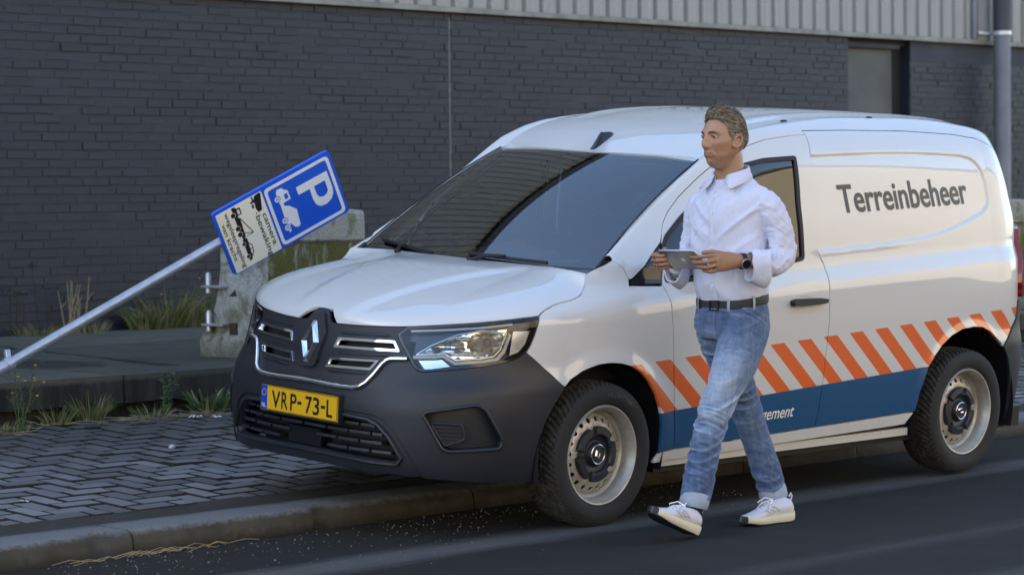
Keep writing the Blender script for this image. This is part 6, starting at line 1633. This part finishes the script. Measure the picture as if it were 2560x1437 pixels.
# collar: a stand and two pointed leaves, undershirt in the opening
def collar(sg):
    V = []; n = 16
    for i in range(n + 1):
        t = i / n; a = math.pi - t * (math.pi - .42)                      # from the nape to the throat
        nx = -.343 + .074 * math.cos(a); ny = .53 + sg * .074 * math.sin(a); zt = 1.578 - .046 * t ** 1.5; zb = 1.494 - .034 * t
        ln = .040 + .018 * max(0, t - .45) ** 1.2 / .55 ** 1.2; ou = .011 + .018 * t
        V += [L_((nx, ny, zb)), L_((nx * 1.0, ny, zt)), L_((nx + .006 * math.cos(a), ny + sg * .006 * math.sin(a), zt + .003)),
              L_((nx + ou * .6 * math.cos(a) + .008 * t, ny + sg * ou * .75 * math.sin(a), zt - ln * .45)), L_((nx + ou * math.cos(a) + .022 * t * t, ny + sg * (ou * 1.25 * math.sin(a) + .040 * t ** 3), zt - ln))]
    F = [(5 * i + k, 5 * i + k + 1, 5 * i + 6 + k, 5 * i + 5 + k) for i in range(n) for k in range(4)]
    o = mesh('collar', V, F, M['shirt'], man, True, 50)
    md = o.modifiers.new('thickness', 'SOLIDIFY'); md.thickness = .0022; md.offset = 0
collar(1); collar(-1)
b = MB(); loft(b, [((-.350, .53, 1.44), .078, .082), ((-.345, .53, 1.488), .0705, .0745)], 24); b.build('undershirt', M['tee'], man)
# ---- jeans
def jean_folds(p, nn):
    x, y, z = p[:, 0], p[:, 1], p[:, 2]; nz = lambda a, b_, c, s: vnoise(np.stack([a, b_, c], -1), s); rid = lambda v: 1 - 2 * np.abs(v)
    d = .0036 * nz(x * 11, y * 11, z * 8, 3)
    amp = .0035 + .0062 * (G_(z - .52, .10) + G_(z - .22, .09) + .9 * G_(z - .83, .07))
    d += amp * rid(nz(z * 26 + x * 12 + y * 5, x * 7, y * 8, 9)) * np.clip(nz(x * 6, y * 6, z * 5, 14) + .7, 0, 1.1)
    d += .0028 * rid(nz(z * 52 - x * 30, x * 12, y * 14, 19)) * np.clip(nz(x * 7, y * 7, z * 6, 24) + .5, 0, 1)
    return d
jn = MB()
loft(jn, spline([((-.345, .53, 1.012), .154, .112), ((-.345, .53, .97), .160, .118), ((-.343, .53, .92), .168, .126), ((-.340, .53, .87), .168, .126), ((-.338, .53, .825), .154, .112)]), 36, 2.5)
loft(jn, spline([((-.338, .605, .90), .098, .118), ((-.310, .613, .82), .094, .108), ((-.255, .617, .73), .088, .096), ((-.192, .615, .64), .074, .078), ((-.140, .609, .55), .065, .069), ((-.098, .602, .45), .061, .065), ((-.058, .595, .33), .059, .062), ((-.022, .590, .200), .056, .060), ((-.012, .588, .150), .056, .060)]), 28)
loft(jn, spline([((-.345, .455, .90), .098, .118), ((-.375, .450, .82), .093, .105), ((-.420, .450, .72), .085, .093), ((-.465, .455, .62), .072, .078), ((-.506, .463, .53), .065, .070), ((-.546, .474, .42), .062, .066), ((-.586, .490, .30), .059, .063), ((-.622, .510, .17), .056, .061), ((-.634, .516, .130), .056, .060)]), 28)
jeans = fuse(jn, 'jeans', M['denim'], .0056, 8, jean_folds, .5)
jb = BVHTree.FromObject(jeans, bpy.context.evaluated_depsgraph_get())
def on_jeans(p, d, off=.002):
    h = jb.ray_cast(Vector(L_(p)) + Vector(d) * .5, -Vector(d)); return (h[0] + h[1] * off) if h[0] is not None else Vector(L_(p))
def hem(c0, c1, r):
    b = MB(); A = L_(c0); B_ = L_(c1); d = (B_ - A) / np.linalg.norm(B_ - A); yv = np.array((0, 1., 0)); yv -= d * (yv @ d); yv /= np.linalg.norm(yv); xv = np.cross(yv, d); V = []; n = 36
    for t, rr_ in ((-.05, r - .006), (0, r + .001), (.5, r + .004), (.96, r + .003), (1.04, r - .001), (1.0, r - .009), (.5, r - .012)):
        for k in range(n):
            a = 2 * math.pi * k / n; w_ = 1 + .025 * math.sin(3 * a + 2 * t) ; V.append(A + (B_ - A) * t + (yv * math.cos(a) + xv * math.sin(a) * 1.07) * rr_ * w_)
    b.add(V, [(i * n + k, i * n + (k + 1) % n, (i + 1) * n + (k + 1) % n, (i + 1) * n + k) for i in range(6) for k in range(n)]); b.build('trouser_turn_up', M['denim_in'], man, True, 60)
hem((-.020, .590, .182), (-.004, .587, .124), .058); hem((-.628, .514, .152), (-.642, .522, .096), .058)
# belt, buckle, loops, pocket seams
def ringpt(a, z, grow=0.): 
    c_, s_ = math.cos(a), math.sin(a); return np.array((-.345 + (.1145 + grow) * math.copysign(abs(c_) ** (2 / 2.5), c_), .53 + (.1575 + grow) * math.copysign(abs(s_) ** (2 / 2.5), s_), z - .020 * c_))
b = MB(); n = 72; V = []
for (z, g_) in ((.974, .001), (.975, .0065), (.994, .0085), (1.013, .0065), (1.014, .001)):
    V += [L_(ringpt(2 * math.pi * k / n, z, g_)) for k in range(n)]
b.add(V, [(i * n + k, i * n + (k + 1) % n, (i + 1) * n + (k + 1) % n, (i + 1) * n + k) for i in range(4) for k in range(n)]); belt = b.build('belt', M['belt'], man, True, 40)
q = L_(ringpt(0, .994, .010)); b = MB()
for (y0, y1, z0, z1) in ((-.026, -.021, -.021, .021), (.021, .026, -.021, .021), (-.026, .026, .017, .022), (-.026, .026, -.022, -.017)): b.box(q[0] - .003, q[0] + .004, q[1] + y0, q[1] + y1, q[2] + z0, q[2] + z1)
b.build('buckle', M['gloss_black'], belt, False)
for a in (-.55, .38, 1.25, 2.2, -1.9):
    b = MB(); pts = [L_(ringpt(a, z, g_)) for z, g_ in ((.958, .004), (.970, .011), (.994, .0130), (1.016, .011), (1.026, .003))]; V = []; tg = np.array((-math.sin(a), math.cos(a), 0)) * .0062
    for p_ in pts: V += [p_ - tg, p_ + tg]
    b.add(V, [(2 * i, 2 * i + 1, 2 * i + 3, 2 * i + 2) for i in range(4)]); b.build('belt_loop', M['denim_in'], man)
def seam(pts, d, r=.0016, mat='seam', name='seam'):
    q = [on_jeans(p, d, .0008) for p in pts]; b = MB(); b.tube(q, r, 5); b.build(name, M[mat], man)
dn = Vector((.75, .66, 0)).normalized()
seam([(-.255 + .02 * 0, .575 + .05 * t, .965 - .045 * math.sin(t * math.pi / 2) ** .7) for t in np.linspace(0, 1.45, 9)], dn, .0018, 'seam', 'pocket_seam')
seam([(float(np.interp(z, [.45, .55, .64, .73, .82, .96], [-.095, -.135, -.195, -.265, -.325, -.345])), .70, z) for z in np.linspace(.96, .50, 16)], Vector((0, 1, 0)), .0016)
seam([(-.22, .532, z) for z in np.linspace(.965, .86, 8)], Vector((1, 0, 0)), .0018, 'seam', 'fly_seam')
seam([(-.345, .70, .915), (-.345, .70, .84), (-.37, .70, .815), (-.395, .70, .84), (-.405, .70, .915), (-.345, .70, .915)], Vector((-.1, 1, 0)).normalized(), .0016, 'seam', 'back_pocket_seam')
seam([(-.40 - (.76 - z) * .42, .46, z) for z in np.linspace(.70, .19, 18)], Vector((.35, .94, 0)).normalized(), .0019)
# socks and shoes
def sock(c0, c1): b = MB(); loft(b, [(c0, .044, .046), (tuple((np.array(c0) + c1) / 2), .040, .043), (c1, .040, .046)], 20); b.build('sock', M['sock'], man)
sock((-.004, .588, .150), (.012, .594, .065)); sock((-.640, .522, .120), (-.630, .570, .05))
def shoe(heel, yaw, pitch, roll=0, lateral=1):
    Mx = Matrix.Translation(Vector(L_(heel))) @ Matrix.Rotation(yaw, 4, 'Z') @ Matrix.Rotation(-pitch, 4, 'Y') @ Matrix.Rotation(roll, 4, 'X')
    root = MB(); n = 26; Ls = .302
    xs = np.array([0, .012, .04, .08, .12, .16, .20, .235, .265, .288, .302]); hw = np.array([.012, .029, .036, .037, .036, .0395, .0455, .0465, .041, .028, .008]); off = np.array([0, 0, 0, -.001, -.002, -.001, .002, .003, .003, .002, .0]) * lateral
    top = np.array([.062, .098, .108, .104, .098, .084, .068, .057, .050, .043, .034]); bot = np.array([.034, .030, .029, .028, .026, .024, .022, .021, .023, .027, .031])
    V = []
    for x, w_, o_, t_, b_ in zip(xs, hw, off, top, bot):
        for k in range(n):
            a = 2 * math.pi * k / n; c_, s_ = math.cos(a), math.sin(a); z = (t_ + b_) / 2 + (t_ - b_) / 2 * s_; nar = 1 - .42 * max(0, s_) ** 1.5 * (1 if x < .17 else .55)
            V.append(Mx @ Vector((x, o_ + w_ * nar * math.copysign(abs(c_) ** .8, c_), z)))
    m = len(xs); F = [(i * n + k, (i + 1) * n + k, (i + 1) * n + (k + 1) % n, i * n + (k + 1) % n) for i in range(m - 1) for k in range(n)] + [tuple(range(n)), tuple((m - 1) * n + k for k in range(n - 1, -1, -1))]
    root.add(V, F); sh_ = root.build('shoe', M['shoe'], man, True, 60)
    def sole(name, z0f, z1f, grow, mat, x0=0, x1=1.):
        b = MB(); V = []; q = 40; out = []
        X = np.linspace(max(x0 * Ls, .0), x1 * Ls, q); W_ = np.interp(X, xs, hw) + grow; O_ = np.interp(X, xs, off)
        W_[0] = .012 if x0 == 0 else W_[0]
        loop = [(x, o_ + w_) for x, w_, o_ in zip(X, W_, O_)] + [(x, o_ - w_) for x, w_, o_ in zip(X[::-1], W_[::-1], O_[::-1])]
        for z_, g_ in ((0, -.004), (.25, .001), (.6, .003), (1, 0.)):
            for x, y in loop:
                za, zb = z0f(x), z1f(x); V.append(Mx @ Vector((x - (.004 if x < .01 else 0) + (.004 if x > .295 else 0), y * (1 + g_ / .04), za + (zb - za) * z_)))
        k = len(loop); F = [(i * k + j, i * k + (j + 1) % k, (i + 1) * k + (j + 1) % k, (i + 1) * k + j) for i in range(3) for j in range(k)] + [tuple(range(k)), tuple(3 * k + j for j in range(k - 1, -1, -1))]
        b.add(V, F); b.build(name, mat, sh_, True, 50)
    spr = lambda x: .016 * max(0, (x - .20) / .10) ** 1.6 + .008 * max(0, (.03 - x) / .03) ** 2
    sole('midsole', lambda x: spr(x) + .004, lambda x: .044 - .012 * x / Ls + spr(x) * .7, .0035, M['midsole'])
    sole('outsole', lambda x: spr(x) - .0015, lambda x: spr(x) + .0055, .0025, M['outsole'])
    sole('toe_guard', lambda x: spr(x) + .003, lambda x: .034 + spr(x) * .75, .0045, M['outsole'], .955, 1.)
    def wall(x, f, sd):                                                  # point on the shoe's side
        w_, o_, t_, b_ = (np.interp(x, xs, q) for q in (hw, off, top, bot)); s_ = -.35 + f * 1.15; s_ = min(s_, .95); c_ = math.sqrt(1 - s_ * s_); nar = 1 - .42 * max(0, s_) ** 1.5 * (1 if x < .17 else .55)
        return Mx @ Vector((x, o_ + sd * (w_ * nar * c_ ** .8 + .0022), (t_ + b_) / 2 + (t_ - b_) / 2 * s_))
    for sd in (1, -1):
        for k in range(3):
            b = MB(); V = []
            for j in range(6): x = .098 + .026 * k + .034 * j / 5; V += [wall(x, .10 + .80 * j / 5, sd), wall(x + .013, .10 + .80 * j / 5, sd)]
            b.add(V, [(2 * j, 2 * j + 1, 2 * j + 3, 2 * j + 2) for j in range(5)]); b.build('shoe_stripe', M['shoe_grey'], sh_)
        b = MB(); V = []
        for j in range(8): x = .004 + .060 * j / 7; V += [wall(x, .0, sd), wall(x * .86, .55 - .45 * j / 7, sd)]
        b.add(V, [(2 * j, 2 * j + 1, 2 * j + 3, 2 * j + 2) for j in range(7)]); b.build('heel_counter', M['midsole'], sh_)
    for k in range(5):
        x = .118 + .020 * k; z = np.interp(x, xs, top) + .0035; w_ = np.interp(x, xs, hw) * .46; b = MB(); b.tube([Mx @ Vector((x - .006, -w_, z - .009)), Mx @ Vector((x, 0, z)), Mx @ Vector((x + .006, w_, z - .009))], .0026, 6); b.build('lace', M['sign_white'], sh_)
    for sd in (1, -1):
        b = MB(); b.tube([Mx @ Vector((.115, 0, .104)), Mx @ Vector((.135, sd * .025, .112)), Mx @ Vector((.165, sd * .040, .092)), Mx @ Vector((.150, sd * .043, .078)), Mx @ Vector((.118, sd * .006, .102))], .0025, 6); b.build('lace', M['sign_white'], sh_)
        b = MB(); b.tube([Mx @ Vector((.115, 0, .104)), Mx @ Vector((.150, sd * .030, .090)), Mx @ Vector((.172, sd * .042, .062))], .0022, 6); b.build('lace', M['sign_white'], sh_)
    b = MB(); b.tube([Mx @ Vector((.008, 0, .085)), Mx @ Vector((-.004, 0, .112)), Mx @ Vector((.002, 0, .124)), Mx @ Vector((.014, 0, .110))], .004, 6); b.build('heel_tab', M['shoe'], sh_)
    return Mx
shoe((-.672, .592, .001), math.radians(-9), 0, 0, 1)
shoe((.018, .612, .003), math.radians(-2), math.radians(22), math.radians(-3), -1)
# watch and ring
wc = np.array((-.182, .7215, 1.1685)); ax = Vector((.94, -.34, .0)).normalized()
b = MB(); yv = Vector((0, 0, 1)).cross(ax).normalized(); V = []; n = 32
for t, g_ in ((-.011, .0), (-.0105, .0022), (.0105, .0022), (.011, 0)):
    for k in range(n): a = 2 * math.pi * k / n; V.append(Vector(L_(wc)) + ax * t + yv * math.cos(a) * (.0275 + g_) + Vector((0, 0, 1)) * math.sin(a) * (.0325 + g_))
b.add(V, [(i * n + k, i * n + (k + 1) % n, (i + 1) * n + (k + 1) % n, (i + 1) * n + k) for i in range(3) for k in range(n)]); wt = b.build('watch', M['belt'], man)
wn = Vector((.42, .86, -.22)).normalized(); MW = Matrix.Translation(Vector(L_(wc)) + Vector((.012, .0285, -.010))) @ wn.to_track_quat('Z', 'Y').to_matrix().to_4x4()
b = MB(); b.lathe([(0, 0), (.0215, 0), (.0225, .006), (.0212, .0105), (.0190, .0108), (.0186, .0090), (0, .0090)], 32, 'z', MW); b.cbox(.022, .026, -.004, .004, .002, .008, .001, MW); b.build('watch_case', M['satin'], wt, True, 30)
b = MB(); b.lathe([(.0187, .0093), (.010, .0098), (0, .0099)], 32, 'z', MW); b.build('watch_face', M['watch_glass'], wt)
b = MB(); rc = Vector(L_((-.069, .656, 1.151))); rd = Vector((.62, -.78, -.2)).normalized(); y2 = rd.orthogonal().normalized(); z2 = rd.cross(y2)
b.tube([rc + (y2 * math.cos(a) + z2 * math.sin(a)) * .0112 for a in np.linspace(0, 2 * math.pi, 21)], .0022, 7, False); b.build('ring', M['gold'], man)
# ---- the tablet he holds
A_ = Vector((.0, .402, 1.217)); e1 = Vector((0, 1, 0)); e2 = Vector((-.80, 0, -.60)).normalized(); e3 = e1.cross(e2).normalized()   # e3: towards the back cover
if e3.z > 0: e3 = -e3
tab = empty('tablet', tuple(A_), label='silver tablet held in both hands by the walking man', cat='tablet')
def tp(u, v, h): return e1 * u + e2 * v + e3 * h
def tflat(name, poly, h0, h1, mat, ch=0.):
    k = len(poly); pi = inset(poly, ch) if ch else poly
    V = [tp(u, v, h0) for u, v in poly] + [tp(u, v, h1 - ch) for u, v in poly] + [tp(u, v, h1) for u, v in pi]
    F = [tuple(range(k))] + [(r * k + i, r * k + (i + 1) % k, (r + 1) * k + (i + 1) % k, (r + 1) * k + i) for r in (0, 1) for i in range(k)] + [tuple(2 * k + i for i in range(k))]
    o = mesh(name, V, F, mat, tab, True, 40); bm = bmesh.new(); bm.from_mesh(o.data); bmesh.ops.recalc_face_normals(bm, faces=bm.faces); bm.to_mesh(o.data); bm.free(); return o
tflat('back_cover', rounded(rect(0, .203, 0, .136), .011, 4), -.0035, .0035, M['tablet_alu'], .002)
tflat('screen', rounded(rect(.003, .200, .003, .133), .009, 4), -.0042, -.0036, M['gloss_black'])
# fruit emblem pressed in the back: round body with a bite and a leaf
cu, cv = .1015, .066; ap = []
for k in range(40):
    a = 2 * math.pi * k / 40; r = .0118 * (1 + .05 * math.cos(2 * a)) - .0022 * math.exp(-((a - math.pi / 2) / .35) ** 2) - .0014 * math.exp(-((a - 3 * math.pi / 2) / .3) ** 2)
    u, v = r * math.cos(a), r * math.sin(a); q = math.hypot(u - .0135, v - .001)
    if q < .0055: u, v = .0135 + (u - .0135) * .0055 / q, .001 + (v - .001) * .0055 / q
    ap.append((cu - v, cv + u))
tflat('fruit_emblem', ap, .0033, .0038, M['chrome']); tflat('fruit_leaf', [(cu - .0115, cv + .0005), (cu - .0140, cv + .0005), (cu - .0180, cv + .0045), (cu - .0150, cv + .0050)], .0033, .0038, M['chrome'])
